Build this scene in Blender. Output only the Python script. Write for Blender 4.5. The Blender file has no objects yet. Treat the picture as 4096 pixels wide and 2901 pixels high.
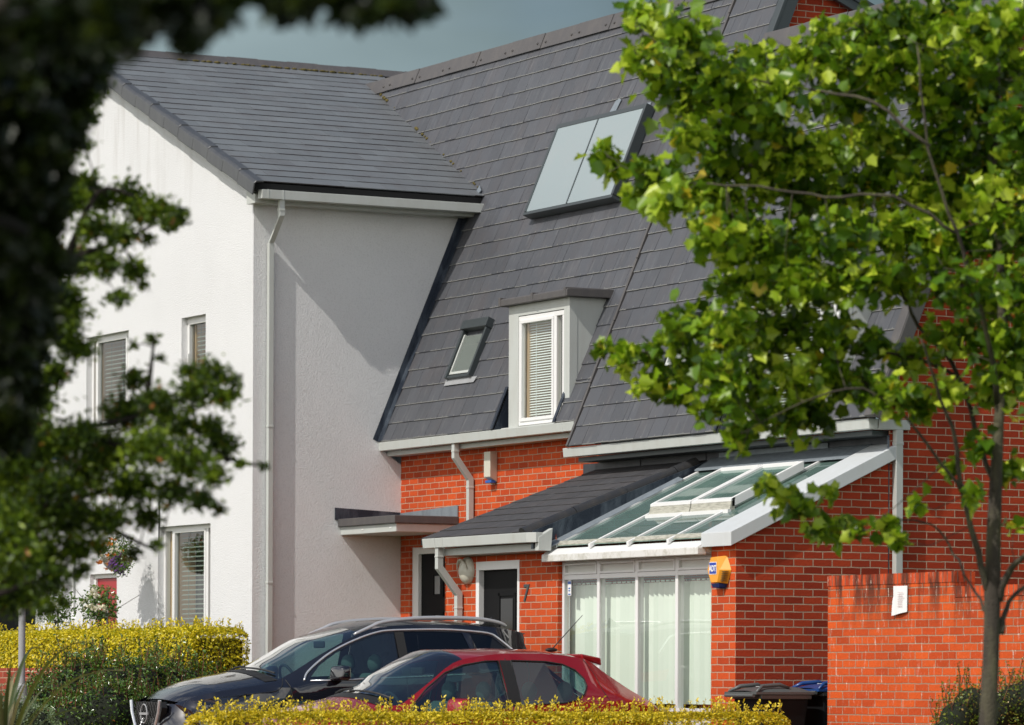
import bpy, math, random
import numpy as np
from mathutils import Vector, Matrix
from mathutils.geometry import delaunay_2d_cdt
random.seed(7); rng = np.random.default_rng(11)
SC = bpy.context.scene; COL = SC.collection; R = math.radians

# ---------------------------------------------------------------- camera
EYE = Vector((0, 0, 1.0)); YAW = R(28.5); FPX = 16507.0; PXC, PYC = 2048.0, 2735.0; ROLL = 0.0042
VV = Vector((-math.cos(YAW), math.sin(YAW), 0)); RR = Vector((math.sin(YAW), math.cos(YAW), 0)); UU = Vector((0, 0, 1))
cd = bpy.data.cameras.new('camera'); cam = bpy.data.objects.new('camera', cd); COL.objects.link(cam)
cd.sensor_width = 36; cd.lens = 36 * FPX / 4096; cd.shift_y = (PYC - 1450.5) / 4096; cd.clip_end = 3000; cd.clip_start = 0.5
m = Matrix((RR, UU, -VV)).transposed()
m = m @ Matrix.Rotation(ROLL, 3, 'Z')
cam.matrix_world = Matrix.Translation(EYE) @ m.to_4x4()
cd.dof.use_dof = True; cd.dof.focus_distance = 44.5; cd.dof.aperture_fstop = 2.8; cd.dof.aperture_blades = 0
SC.camera = cam
SC.render.resolution_x, SC.render.resolution_y = 1024, 725
SC.view_settings.view_transform = 'Standard'; SC.view_settings.look = 'None'
SC.view_settings.exposure = -0.06; SC.view_settings.gamma = 1.0
SC.cycles.max_bounces = 10; SC.cycles.transparent_max_bounces = 24; SC.cycles.caustics_reflective = False; SC.cycles.caustics_refractive = False

# ---------------------------------------------------------------- light
SUN = Vector((1.0, -4.1, 4.75)).normalized()
wd = bpy.data.worlds.new('World'); SC.world = wd; wd.use_nodes = True
nt = wd.node_tree; nt.nodes.clear(); N = nt.nodes.new; LK = nt.links.new
wo = N('ShaderNodeOutputWorld'); sky = N('ShaderNodeTexSky'); sky.sky_type = 'NISHITA'; sky.sun_disc = False
sky.sun_elevation = math.asin(SUN.z); sky.sun_rotation = math.atan2(SUN.x, SUN.y)
sky.dust_density = 1.2; sky.ozone_density = 1.6
b1 = N('ShaderNodeBackground'); b1.inputs[1].default_value = 0.09; LK(sky.outputs[0], b1.inputs[0])
tc = N('ShaderNodeTexCoord'); mp = N('ShaderNodeMapping'); mp.inputs['Scale'].default_value = (2.2, 2.2, 6.0); LK(tc.outputs['Generated'], mp.inputs[0])
nz = N('ShaderNodeTexNoise'); nz.inputs['Scale'].default_value = 1.6; nz.inputs['Detail'].default_value = 5; nz.inputs['Roughness'].default_value = .5; LK(mp.outputs[0], nz.inputs[0])
rp = N('ShaderNodeValToRGB'); LK(nz.outputs[0], rp.inputs[0])
rp.color_ramp.elements[0].position = .34; rp.color_ramp.elements[0].color = (.135, .195, .215, 1)
rp.color_ramp.elements[1].position = .66; rp.color_ramp.elements[1].color = (.34, .44, .465, 1)
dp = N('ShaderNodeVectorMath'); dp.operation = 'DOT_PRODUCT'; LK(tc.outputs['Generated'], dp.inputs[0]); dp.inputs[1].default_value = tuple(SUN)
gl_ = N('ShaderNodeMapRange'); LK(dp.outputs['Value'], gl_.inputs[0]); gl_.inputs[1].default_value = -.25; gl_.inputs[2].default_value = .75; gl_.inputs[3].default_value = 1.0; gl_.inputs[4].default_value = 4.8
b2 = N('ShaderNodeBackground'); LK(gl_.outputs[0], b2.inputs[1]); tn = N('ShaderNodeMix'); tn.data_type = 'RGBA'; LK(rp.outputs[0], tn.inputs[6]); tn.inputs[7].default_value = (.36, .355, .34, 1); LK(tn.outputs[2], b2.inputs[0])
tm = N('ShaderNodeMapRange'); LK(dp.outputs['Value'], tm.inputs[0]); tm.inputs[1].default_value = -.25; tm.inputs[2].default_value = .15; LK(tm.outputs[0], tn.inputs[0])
sep = N('ShaderNodeSeparateXYZ'); LK(tc.outputs['Generated'], sep.inputs[0])
nz2 = N('ShaderNodeTexNoise'); nz2.inputs['Scale'].default_value = 2.3; nz2.inputs['Detail'].default_value = 6; LK(mp.outputs[0], nz2.inputs[0])
ad = N('ShaderNodeMath'); ad.operation = 'MULTIPLY_ADD'; LK(nz2.outputs[0], ad.inputs[0]); ad.inputs[1].default_value = -1.1; LK(sep.outputs['Z'], ad.inputs[2])
mr = N('ShaderNodeMapRange'); LK(ad.outputs[0], mr.inputs[0]); mr.inputs[1].default_value = -.32; mr.inputs[2].default_value = .12; mr.inputs[3].default_value = 1.0; mr.inputs[4].default_value = 0.0
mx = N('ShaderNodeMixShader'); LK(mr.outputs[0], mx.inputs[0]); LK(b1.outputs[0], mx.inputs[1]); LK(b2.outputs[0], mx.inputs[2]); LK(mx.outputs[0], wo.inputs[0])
sl = bpy.data.lights.new('sun', 'SUN'); so = bpy.data.objects.new('sun', sl); COL.objects.link(so)
sl.energy = 3.5; sl.angle = R(0.5); sl.color = (1.0, .95, .88)
so.rotation_euler = SUN.to_track_quat('Z', 'Y').to_euler(); so.location = (0, 0, 30)

# ---------------------------------------------------------------- helpers
def at(px, py, d):
    a, b = px - PXC, py - PYC; c, s = math.cos(ROLL), math.sin(ROLL)
    a, b = a * c + b * s, -a * s + b * c
    return EYE + (VV + RR * (a / FPX) - UU * (b / FPX)) * d

def tag(o, label=None, cat=None, group=None, kind=None):
    if label: o['label'] = label
    if cat: o['category'] = cat
    if group: o['group'] = group
    if kind: o['kind'] = kind
    return o

def thing(name, loc, label, cat, group=None):
    o = bpy.data.objects.new(name, None); COL.objects.link(o); o.location = loc; o.empty_display_size = .2
    return tag(o, label, cat, group)

def wloc(o):
    v = Vector((0, 0, 0))
    while o: v += Vector(o.location); o = o.parent
    return v

class MB:
    def __init__(s): s.v = []; s.f = []; s.r = []; s.mi = []
    def add(s, vs, fs, rnd=None, mi=0):
        b = len(s.v); s.v += [tuple(v) for v in vs]
        rv = random.random() if rnd is None else rnd
        for f in fs: s.f.append(tuple(b + i for i in f)); s.r.append(rv); s.mi.append(mi)
        return s
    def hexa(s, p, **k):   # 8 points: bottom 4 then top 4
        return s.add(p, [(0, 3, 2, 1), (4, 5, 6, 7), (0, 1, 5, 4), (1, 2, 6, 5), (2, 3, 7, 6), (3, 0, 4, 7)], **k)
    def box(s, a, b, **k):
        x0, x1 = sorted((a[0], b[0])); y0, y1 = sorted((a[1], b[1])); z0, z1 = sorted((a[2], b[2]))
        return s.hexa([(x0, y0, z0), (x1, y0, z0), (x1, y1, z0), (x0, y1, z0), (x0, y0, z1), (x1, y0, z1), (x1, y1, z1), (x0, y1, z1)], **k)
    def prism(s, poly, d, **k):   # poly: list of 3-D points, extruded by vector d
        n = len(poly); d = Vector(d); P = [Vector(p) for p in poly]
        return s.add(P + [p + d for p in P], [tuple(range(n))[::-1], tuple(range(n, 2 * n))] + [(i, (i + 1) % n, n + (i + 1) % n, n + i) for i in range(n)], **k)
    def tube(s, pts, rad, n=8, cap=True, **k):
        P = [Vector(p) for p in pts]; rads = rad if isinstance(rad, (list, tuple)) else [rad] * len(P)
        vs = []; fs = []
        t0 = (P[1] - P[0]).normalized(); a = Vector((0, 0, 1)) if abs(t0.z) < .9 else Vector((1, 0, 0)); u = t0.cross(a).normalized()
        for i, p in enumerate(P):
            t = (P[min(i + 1, len(P) - 1)] - P[max(i - 1, 0)]).normalized()
            u = (u - t * u.dot(t)).normalized(); w = t.cross(u)
            for j in range(n):
                an = 2 * math.pi * j / n; vs.append(p + (u * math.cos(an) + w * math.sin(an)) * rads[i])
        for i in range(len(P) - 1):
            for j in range(n): fs.append((i * n + j, i * n + (j + 1) % n, (i + 1) * n + (j + 1) % n, (i + 1) * n + j))
        if cap: fs += [tuple(range(n))[::-1], tuple(range((len(P) - 1) * n, len(P) * n))]
        return s.add(vs, fs, **k)
    def rtube(s, pts, hx, hy, ax, ay, **k):   # rectangular pipe; section spanned by world axes per point
        vs = []; n = len(pts); fs = []
        for i, p in enumerate(pts):
            p = Vector(p); A = Vector(ax[i] if isinstance(ax, list) else ax); B = Vector(ay[i] if isinstance(ay, list) else ay)
            for a, b in ((-1, -1), (1, -1), (1, 1), (-1, 1)): vs.append(p + A * hx * a + B * hy * b)
        for i in range(n - 1):
            for j in range(4): fs.append((4 * i + j, 4 * i + (j + 1) % 4, 4 * i + 4 + (j + 1) % 4, 4 * i + 4 + j))
        fs += [(3, 2, 1, 0), (4 * n - 4, 4 * n - 3, 4 * n - 2, 4 * n - 1)]
        return s.add(vs, fs, **k)
    def ball(s, c, r, n=10, m=6, sc=(1, 1, 1), **k):
        c = Vector(c); vs = []; fs = []
        for i in range(m + 1):
            th = math.pi * i / m
            for j in range(n):
                ph = 2 * math.pi * j / n
                vs.append(c + Vector((r * sc[0] * math.sin(th) * math.cos(ph), r * sc[1] * math.sin(th) * math.sin(ph), r * sc[2] * math.cos(th))))
        for i in range(m):
            for j in range(n): fs.append((i * n + j, (i + 1) * n + j, (i + 1) * n + (j + 1) % n, i * n + (j + 1) % n))
        return s.add(vs, fs, **k)
    def lathe(s, c, prof, axis='Z', n=20, **k):   # prof: (radius, height)
        c = Vector(c); vs = []; fs = []
        for r, h in prof:
            for j in range(n):
                a = 2 * math.pi * j / n; x, y = r * math.cos(a), r * math.sin(a)
                vs.append(c + (Vector((x, y, h)) if axis == 'Z' else Vector((h, x, y)) if axis == 'X' else Vector((x, h, y))))
        for i in range(len(prof) - 1):
            for j in range(n): fs.append((i * n + j, i * n + (j + 1) % n, (i + 1) * n + (j + 1) % n, (i + 1) * n + j))
        return s.add(vs, fs, **k)
    def build(s, name, mat, parent=None, smooth=False, bevel=0, label=None, fixn=True):
        o = wloc(parent) if parent else Vector((0, 0, 0))
        me = bpy.data.meshes.new(name); me.from_pydata([(v[0] - o.x, v[1] - o.y, v[2] - o.z) for v in s.v], [], s.f)
        mats = mat if isinstance(mat, (list, tuple)) else [mat]
        for mm in mats: me.materials.append(mm)
        if len(mats) > 1: me.polygons.foreach_set('material_index', s.mi)
        at_ = me.attributes.new('rnd', 'FLOAT', 'FACE'); at_.data.foreach_set('value', s.r)
        if smooth: me.polygons.foreach_set('use_smooth', [True] * len(s.f))
        me.validate(); me.update()
        if fixn:
            import bmesh
            bm = bmesh.new(); bm.from_mesh(me); bmesh.ops.recalc_face_normals(bm, faces=bm.faces); bm.to_mesh(me); bm.free()
        ob = bpy.data.objects.new(name, me); COL.objects.link(ob)
        if parent: ob.parent = parent
        if bevel:
            bv = ob.modifiers.new('bevel', 'BEVEL'); bv.width = bevel; bv.segments = 2; bv.limit_method = 'ANGLE'
        if smooth == 'auto':
            es = ob.modifiers.new('split', 'EDGE_SPLIT'); es.split_angle = R(35)
        if label: ob['label'] = label
        return ob

# ---------------------------------------------------------------- materials
def newmat(name):
    mt = bpy.data.materials.new(name); mt.use_nodes = True; t = mt.node_tree; return mt, t, t.nodes['Principled BSDF']
def nd(t, typ, **k):
    n = t.nodes.new(typ)
    for a, b in k.items():
        if a in n.inputs: n.inputs[a].default_value = b
        else: setattr(n, a, b)
    return n
def pos(t, scale=None):
    g = nd(t, 'ShaderNodeNewGeometry')
    if not scale: return g.outputs['Position']
    mpn = nd(t, 'ShaderNodeMapping'); mpn.inputs['Scale'].default_value = scale; t.links.new(g.outputs['Position'], mpn.inputs[0]); return mpn.outputs[0]
def ramp(t, src, stops):
    r = nd(t, 'ShaderNodeValToRGB'); t.links.new(src, r.inputs[0]); e = r.color_ramp.elements
    while len(e) < len(stops): e.new(.5)
    for i, (p, c) in enumerate(stops): e[i].position = p; e[i].color = (c if len(c) == 4 else (*c, 1))
    return r.outputs[0]
def mixc(t, fac, a, b, mode='MIX'):
    n = nd(t, 'ShaderNodeMix', data_type='RGBA', blend_type=mode)
    for sock, val in ((0, fac), (6, a), (7, b)):
        if isinstance(val, (int, float)): n.inputs[sock].default_value = val
        elif isinstance(val, tuple): n.inputs[sock].default_value = (*val, 1) if len(val) == 3 else val
        else: t.links.new(val, n.inputs[sock])
    return n.outputs[2]
def noise(t, vec, scale, detail=3, rough=.5):
    n = nd(t, 'ShaderNodeTexNoise', Scale=scale, Detail=detail, Roughness=rough); t.links.new(vec, n.inputs['Vector']); return n.outputs[0]
def bump(t, b, h, dist=.01, strength=1.0):
    n = nd(t, 'ShaderNodeBump', Distance=dist, Strength=strength); t.links.new(h, n.inputs['Height']); t.links.new(n.outputs[0], b.inputs['Normal']); return n

def paint(name, col, rough=.45, dirt=.15, scale=3.0, metal=0.0, dirtcol=(.12, .10, .07), coat=0, bmp=0, streak=1.0):
    mt, t, b = newmat(name)
    v = pos(t, (scale, scale, scale / (1 + 3 * streak)))
    n = noise(t, v, 2.0, 6, .65)
    f = ramp(t, n, [(.45, (0, 0, 0)), (.8, (1, 1, 1))])
    mu = nd(t, 'ShaderNodeMath', operation='MULTIPLY'); t.links.new(f, mu.inputs[0]); mu.inputs[1].default_value = dirt
    t.links.new(mixc(t, mu.outputs[0], col, dirtcol), b.inputs['Base Color'])
    b.inputs['Roughness'].default_value = rough; b.inputs['Metallic'].default_value = metal; b.inputs['Coat Weight'].default_value = coat
    if bmp: bump(t, b, noise(t, pos(t), 60, 3), bmp)
    return mt

def brick_mat(name, dark=1.0, w=.225, h=.075, stains=False, offset=.5, ms=.0125, c1=(.68, .100, .020), c2=(.52, .064, .014), uoff=0, voff=0, mcol=(.60, .39, .27)):
    mt, t, b = newmat(name); g = nd(t, 'ShaderNodeNewGeometry'); sx = nd(t, 'ShaderNodeSeparateXYZ'); t.links.new(g.outputs['Position'], sx.inputs[0])
    a = nd(t, 'ShaderNodeMath', operation='ADD'); t.links.new(sx.outputs[0], a.inputs[0]); t.links.new(sx.outputs[1], a.inputs[1])
    a2 = nd(t, 'ShaderNodeMath', operation='ADD'); t.links.new(a.outputs[0], a2.inputs[0]); a2.inputs[1].default_value = 100 + uoff
    a3 = nd(t, 'ShaderNodeMath', operation='ADD'); t.links.new(sx.outputs[2], a3.inputs[0]); a3.inputs[1].default_value = 9 * .075 + voff
    cx = nd(t, 'ShaderNodeCombineXYZ'); t.links.new(a2.outputs[0], cx.inputs[0]); t.links.new(a3.outputs[0], cx.inputs[1])
    # wobble joints a little
    wn = nd(t, 'ShaderNodeTexNoise', Scale=9.0, Detail=2.0); t.links.new(cx.outputs[0], wn.inputs['Vector'])
    ws = nd(t, 'ShaderNodeVectorMath', operation='MULTIPLY_ADD'); t.links.new(wn.outputs[1], ws.inputs[0]); ws.inputs[1].default_value = (.010, .010, 0); t.links.new(cx.outputs[0], ws.inputs[2])
    br = nd(t, 'ShaderNodeTexBrick', offset=offset, offset_frequency=2, squash=1.0)
    br.inputs['Scale'].default_value = 1; br.inputs['Brick Width'].default_value = w; br.inputs['Row Height'].default_value = h
    br.inputs['Mortar Size'].default_value = ms / 2; br.inputs['Mortar Smooth'].default_value = .25; br.inputs['Bias'].default_value = 0
    br.inputs['Color1'].default_value = (0, 0, 0, 1); br.inputs['Color2'].default_value = (1, 1, 1, 1); br.inputs['Mortar'].default_value = (.5, .5, .5, 1)
    t.links.new(ws.outputs[0], br.inputs['Vector'])
    big = noise(t, pos(t), 1.3, 3); fine = noise(t, pos(t), 45, 4, .6)
    tint = ramp(t, br.outputs['Color'], [(0, c1), (.45, tuple((p + q) / 2 for p, q in zip(c1, c2))), (.85, c2), (1, tuple(x * .82 for x in c2))])
    tint = mixc(t, ramp(t, fine, [(.3, (0, 0, 0)), (.75, (1, 1, 1))]), tint, mixc(t, .22, tint, (.20, .03, .012)))
    mort = mixc(t, fine, mcol, tuple(x * .70 for x in mcol))
    col = mixc(t, br.outputs['Fac'], tint, mort)
    col = mixc(t, ramp(t, big, [(.35, (0, 0, 0)), (.75, (.42, .42, .42))]), col, mixc(t, .5, col, (.16, .035, .015)))
    if stains:
        st = noise(t, pos(t, (5, 5, .9)), 1.6, 5, .6)
        zt = nd(t, 'ShaderNodeMapRange'); t.links.new(sx.outputs[2], zt.inputs[0]); zt.inputs[1].default_value = 1.50; zt.inputs[2].default_value = 1.92; zt.inputs[3].default_value = 0; zt.inputs[4].default_value = 1
        f = nd(t, 'ShaderNodeMath', operation='MULTIPLY'); t.links.new(ramp(t, st, [(.44, (0, 0, 0)), (.58, (1, 1, 1))]), f.inputs[0]); t.links.new(zt.outputs[0], f.inputs[1])
        f2 = nd(t, 'ShaderNodeMath', operation='MULTIPLY'); t.links.new(f.outputs[0], f2.inputs[0]); f2.inputs[1].default_value = .88
        col = mixc(t, f2.outputs[0], col, (.07, .028, .018))
        ef = noise(t, pos(t, (13, 13, 3.5)), 1.9, 4, .7)   # lime runs at the joints
        e1 = nd(t, 'ShaderNodeMath', operation='MULTIPLY'); t.links.new(ramp(t, ef, [(.60, (0, 0, 0)), (.65, (1, 1, 1))]), e1.inputs[0])
        jm = ramp(t, br.outputs['Fac'], [(.0, (.2, .2, .2)), (.5, (1, 1, 1))]); t.links.new(jm, e1.inputs[1])
        col = mixc(t, e1.outputs[0], col, (.72, .60, .50))
    t.links.new(col, b.inputs['Base Color']); b.inputs['Roughness'].default_value = .88; b.inputs['Specular IOR Level'].default_value = .25
    hh = nd(t, 'ShaderNodeMath', operation='MULTIPLY_ADD'); t.links.new(br.outputs['Fac'], hh.inputs[0]); hh.inputs[1].default_value = -1; 
    fm = nd(t, 'ShaderNodeMath', operation='MULTIPLY'); t.links.new(fine, fm.inputs[0]); fm.inputs[1].default_value = .8; t.links.new(fm.outputs[0], hh.inputs[2])
    bump(t, b, hh.outputs[0], .006, .9)
    return mt

def render_mat(name, col):
    mt, t, b = newmat(name)
    n1 = noise(t, pos(t), 62, 2, .8); n2 = noise(t, pos(t), 1.1, 4); st = noise(t, pos(t, (2.2, 2.2, .28)), 2.4, 5, .6)
    c = mixc(t, ramp(t, n2, [(.4, (0, 0, 0)), (.75, (.25, .25, .25))]), col, tuple(x * .82 for x in col))
    sx = nd(t, 'ShaderNodeSeparateXYZ'); t.links.new(pos(t), sx.inputs[0])
    zr = nd(t, 'ShaderNodeMapRange'); t.links.new(sx.outputs[2], zr.inputs[0]); zr.inputs[1].default_value = 6.4; zr.inputs[2].default_value = 8.3
    f = nd(t, 'ShaderNodeMath', operation='MULTIPLY'); t.links.new(ramp(t, st, [(.5, (0, 0, 0)), (.72, (.35, .35, .35))]), f.inputs[0]); t.links.new(zr.outputs[0], f.inputs[1])
    c = mixc(t, f.outputs[0], c, (.38, .35, .31))
    c = mixc(t, ramp(t, n1, [(.30, (.30, .30, .30)), (.48, (0, 0, 0))]), c, tuple(x * .6 for x in col))
    t.links.new(c, b.inputs['Base Color']); b.inputs['Roughness'].default_value = .95; b.inputs['Specular IOR Level'].default_value = .15
    bump(t, b, n1, .009, 1.0); return mt

def slate_mat(name, col, rough=.42):
    mt, t, b = newmat(name); at_ = nd(t, 'ShaderNodeAttribute', attribute_name='rnd')
    c = mixc(t, at_.outputs['Fac'], tuple(x * .90 for x in col), tuple(x * 1.10 for x in col))
    n = noise(t, pos(t, (1, 1, .35)), 3.2, 5, .6); c = mixc(t, ramp(t, n, [(.46, (0, 0, 0)), (.76, (.4, .4, .4))]), c, (.095, .078, .074))
    n3 = noise(t, pos(t, (9, 2, 1.0)), 2.3, 4, .6); c = mixc(t, ramp(t, n3, [(.56, (0, 0, 0)), (.75, (.35, .35, .35))]), c, (.20, .20, .20))
    pe = nd(t, 'ShaderNodeMath', operation='GREATER_THAN'); t.links.new(at_.outputs['Fac'], pe.inputs[0]); pe.inputs[1].default_value = 1.5; c = mixc(t, pe.outputs[0], c, (.21, .21, .20)); ne = nd(t, 'ShaderNodeMath', operation='LESS_THAN'); t.links.new(at_.outputs['Fac'], ne.inputs[0]); ne.inputs[1].default_value = -.5; c = mixc(t, ne.outputs[0], c, (.025, .02, .018))
    t.links.new(c, b.inputs['Base Color']); b.inputs['Specular IOR Level'].default_value = .5
    rr = nd(t, 'ShaderNodeMapRange'); t.links.new(noise(t, pos(t), 5, 4), rr.inputs[0]); rr.inputs[3].default_value = rough - .12; b.inputs['Specular IOR Level'].default_value = .5; rr.inputs[4].default_value = rough + .2; t.links.new(rr.outputs[0], b.inputs['Roughness'])
    bump(t, b, noise(t, pos(t), 30, 5, .7), .0025, .6); return mt

def plain(name, col, rough=.5, metal=0, spec=.5, coat=0, trans=0):
    mt, t, b = newmat(name); b.inputs['Base Color'].default_value = (*col, 1); b.inputs['Roughness'].default_value = rough
    b.inputs['Metallic'].default_value = metal; b.inputs['Specular IOR Level'].default_value = spec; b.inputs['Coat Weight'].default_value = coat
    return mt

def glass_mat(name, tint=(.94, .985, .955), rough=.01, gl=1.0, fm_=(1.2, .02)):
    mt = bpy.data.materials.new(name); mt.use_nodes = True; t = mt.node_tree; t.nodes.clear()
    o = nd(t, 'ShaderNodeOutputMaterial'); tr = nd(t, 'ShaderNodeBsdfTransparent'); tr.inputs[0].default_value = (*tint, 1)
    g = nd(t, 'ShaderNodeBsdfGlossy'); g.inputs['Roughness'].default_value = rough; g.inputs[0].default_value = (gl, gl, gl, 1)
    fr = nd(t, 'ShaderNodeFresnel'); geo = nd(t, 'ShaderNodeNewGeometry')
    ir = nd(t, 'ShaderNodeMapRange'); t.links.new(geo.outputs['Backfacing'], ir.inputs[0]); ir.inputs[3].default_value = 1.52; ir.inputs[4].default_value = 1 / 1.52; t.links.new(ir.outputs[0], fr.inputs[0])
    mxs = nd(t, 'ShaderNodeMixShader')
    fm = nd(t, 'ShaderNodeMath', operation='MULTIPLY_ADD'); t.links.new(fr.outputs[0], fm.inputs[0]); fm.inputs[1].default_value = fm_[0]; fm.inputs[2].default_value = fm_[1]; fm.use_clamp = True
    t.links.new(fm.outputs[0], mxs.inputs[0]); t.links.new(tr.outputs[0], mxs.inputs[1]); t.links.new(g.outputs[0], mxs.inputs[2]); t.links.new(mxs.outputs[0], o.inputs[0])
    return mt

def leaf_mat(name, stops, trans=.35, rough=.4, spec=.5):
    mt = bpy.data.materials.new(name); mt.use_nodes = True; t = mt.node_tree; b = t.nodes['Principled BSDF']; o = t.nodes['Material Output']
    a = nd(t, 'ShaderNodeAttribute', attribute_name='rnd'); c = ramp(t, a.outputs['Fac'], stops)
    t.links.new(c, b.inputs['Base Color']); b.inputs['Roughness'].default_value = rough; b.inputs['Specular IOR Level'].default_value = spec
    tl = nd(t, 'ShaderNodeBsdfTranslucent'); c2 = mixc(t, .45, c, (.40, .54, .03)); t.links.new(c2, tl.inputs[0])
    ms = nd(t, 'ShaderNodeMixShader'); ms.inputs[0].default_value = trans; t.links.new(b.outputs[0], ms.inputs[1]); t.links.new(tl.outputs[0], ms.inputs[2]); t.links.new(ms.outputs[0], o.inputs[0])
    return mt

def car_mat(name, col, metal=0.0, rough=.35):
    mt, t, b = newmat(name); b.inputs['Base Color'].default_value = (*col, 1); b.inputs['Metallic'].default_value = metal
    b.inputs['Roughness'].default_value = rough; b.inputs['Coat Weight'].default_value = 1.0; b.inputs['Coat Roughness'].default_value = .02; b.inputs['Coat IOR'].default_value = 1.6; b.inputs['Specular IOR Level'].default_value = .15
    return mt

M = {}
M['brick'] = brick_mat('brick_orange')
M['brick_side'] = brick_mat('brick_side_shaded', c1=(.50, .058, .018), c2=(.33, .034, .012), mcol=(.60, .42, .30))  # darker brick copy; shade on the side walls put into its colour
M['brick_garden'] = brick_mat('brick_garden_wall', stains=True, uoff=.06, voff=.03, c1=(.76, .118, .02), c2=(.58, .076, .015), mcol=(.50, .31, .21))
M['brick_cope'] = brick_mat('brick_coping', stains=True, w=.075, h=20, offset=0, uoff=.02, c1=(.74, .105, .026), c2=(.58, .07, .02), mcol=(.28, .17, .12))
M['brick_low'] = brick_mat('brick_low_wall', c1=(.40, .07, .04), c2=(.30, .05, .03))
M['render'] = render_mat('white_roughcast', (.76, .765, .77))
M['slate'] = slate_mat('slate_steep', (.074, .078, .088), .45); M['slate_porch'] = slate_mat('slate_porch', (.045, .045, .049), .62)
M['slate_w'] = slate_mat('slate_low_sheen', (.150, .162, .170), .42)  # base lifted to carry the sky sheen on the low slope
M['under'] = plain('roof_underlay', (.012, .012, .013), .9)
M['ridge'] = paint('ridge_tile', (.085, .08, .08), .55, .35, 4, dirtcol=(.17, .15, .13), bmp=.002)
M['lead'] = paint('lead_flashing', (.035, .045, .065), .38, .5, 3, metal=.5, dirtcol=(.30, .36, .42), bmp=.006)
M['lead_pale'] = paint('pale_lead', (.26, .30, .33), .5, .5, 6, metal=.3, dirtcol=(.08, .09, .11), bmp=.003)
M['cap'] = paint('pale_grey_cap', (.60, .63, .64), .4, .2, 3, dirtcol=(.4, .38, .33))
M['grey'] = paint('grey_metal', (.52, .545, .52), .42, .25, 2.2, dirtcol=(.30, .25, .18))
M['white'] = paint('white_frame', (.80, .80, .79), .35, .10, 3, dirtcol=(.45, .40, .32))
M['white_dirty'] = paint('white_weathered', (.72, .72, .69), .45, .85, 5, dirtcol=(.30, .28, .18), streak=0)
M['mossy'] = paint('white_mossy', (.46, .45, .38), .6, 1.0, 5, dirtcol=(.05, .05, .025), streak=-.3)
M['moss'] = paint('moss', (.14, .11, .03), .95, .6, 20, dirtcol=(.05, .05, .01), bmp=.02)
M['black'] = paint('black_door', (.008, .008, .009), .6, .2, 4, dirtcol=(.015, .015, .015)); M['black'].node_tree.nodes['Principled BSDF'].inputs['Specular IOR Level'].default_value = .12
M['black_gloss'] = plain('black_gloss', (.01, .01, .012), .12)
M['verge_w'] = paint('verge_tile_grey', (.060, .064, .070), .4, .3, 4, dirtcol=(.16, .16, .15))
M['verge_dark'] = paint('dark_verge', (.030, .031, .034), .4, .3, 4)
M['clad'] = paint('dark_cladding', (.035, .038, .046), .45, .5, 1.6, metal=.2, dirtcol=(.13, .14, .16))
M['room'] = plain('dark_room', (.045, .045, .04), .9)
M['wood'] = paint('pine_reveal', (.50, .32, .15), .6, .3, 5, dirtcol=(.30, .17, .07))
M['blind'] = plain('blind_slats', (.85, .87, .83), .5)
M['blind_dark'] = plain('blind_slats_grey', (.17, .21, .18), .5)
M['vblind'], _t, _b = newmat('vertical_blind'); _b.inputs['Roughness'].default_value = .8; _a = nd(_t, 'ShaderNodeAttribute', attribute_name='rnd'); _t.links.new(mixc(_t, _a.outputs['Fac'], (.76, .82, .73), (.88, .92, .84)), _b.inputs['Base Color'])
M['glass'] = glass_mat('window_glass')
M['glass_green'] = glass_mat('green_glass', (.42, .62, .54), .02)
_t = M['glass_green'].node_tree; _o = [n for n in _t.nodes if n.type == 'OUTPUT_MATERIAL'][0]; _src = _o.inputs[0].links[0].from_socket
_d = nd(_t, 'ShaderNodeBsdfDiffuse'); _d.inputs[0].default_value = (.17, .27, .24, 1); _m = nd(_t, 'ShaderNodeMixShader'); _m.inputs[0].default_value = .38; _t.links.new(_src, _m.inputs[1]); _t.links.new(_d.outputs[0], _m.inputs[2]); _t.links.new(_m.outputs[0], _o.inputs[0])
M['glass_tint'] = glass_mat('tinted_glass', (.035, .04, .05), .01)
M['glass_car'] = glass_mat('car_glass', (.50, .72, .70), .01, 1.0, (2.0, .05))
M['panel'] = paint('solar_cover', (.27, .33, .345), .25, .5, 1.2, coat=.5, dirtcol=(.30, .33, .34), streak=0)
M['frame_dark'] = plain('dark_frame', (.06, .072, .076), .4, .3)
M['red_door'] = paint('red_door', (.38, .012, .018), .35, .1, 3)
M['cream'] = paint('cream_plastic', (.62, .60, .50), .4, .2, 6, dirtcol=(.40, .35, .22))
M['blue_pl'] = plain('blue_plastic', (.02, .12, .45), .3)
M['orange_pl'] = plain('orange_plastic', (.85, .36, .03), .45)
M['navy'] = plain('navy_plastic', (.01, .02, .10), .35)
M['sign_blue'] = plain('sign_blue', (.02, .06, .40), .5)
M['white_paint'] = plain('white_paint', (.85, .85, .85), .6)
M['paper'] = paint('paper', (.82, .82, .82), .7, .12, 9, dirtcol=(.6, .55, .55), streak=0)
M['ink'] = plain('faded_ink', (.62, .48, .47), .8)
M['bin'] = paint('bin_plastic', (.085, .095, .095), .42, .3, 6, dirtcol=(.10, .11, .11), bmp=.001)
M['bin_body'] = plain('bin_body', (.008, .009, .010), .6, 0, .15)
M['bin_blue'] = paint('blue_lid', (.012, .06, .22), .3, .15, 6, dirtcol=(.10, .13, .2))
M['suv'] = car_mat('black_car_paint', (.006, .006, .010), .0, .3); M['suv'].node_tree.nodes['Principled BSDF'].inputs['Coat IOR'].default_value = 1.95
M['red_car'] = car_mat('red_car_paint', (.34, .010, .018), .35, .32)
M['blue_car'] = car_mat('blue_paint', (.01, .06, .22), .2, .3)
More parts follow.
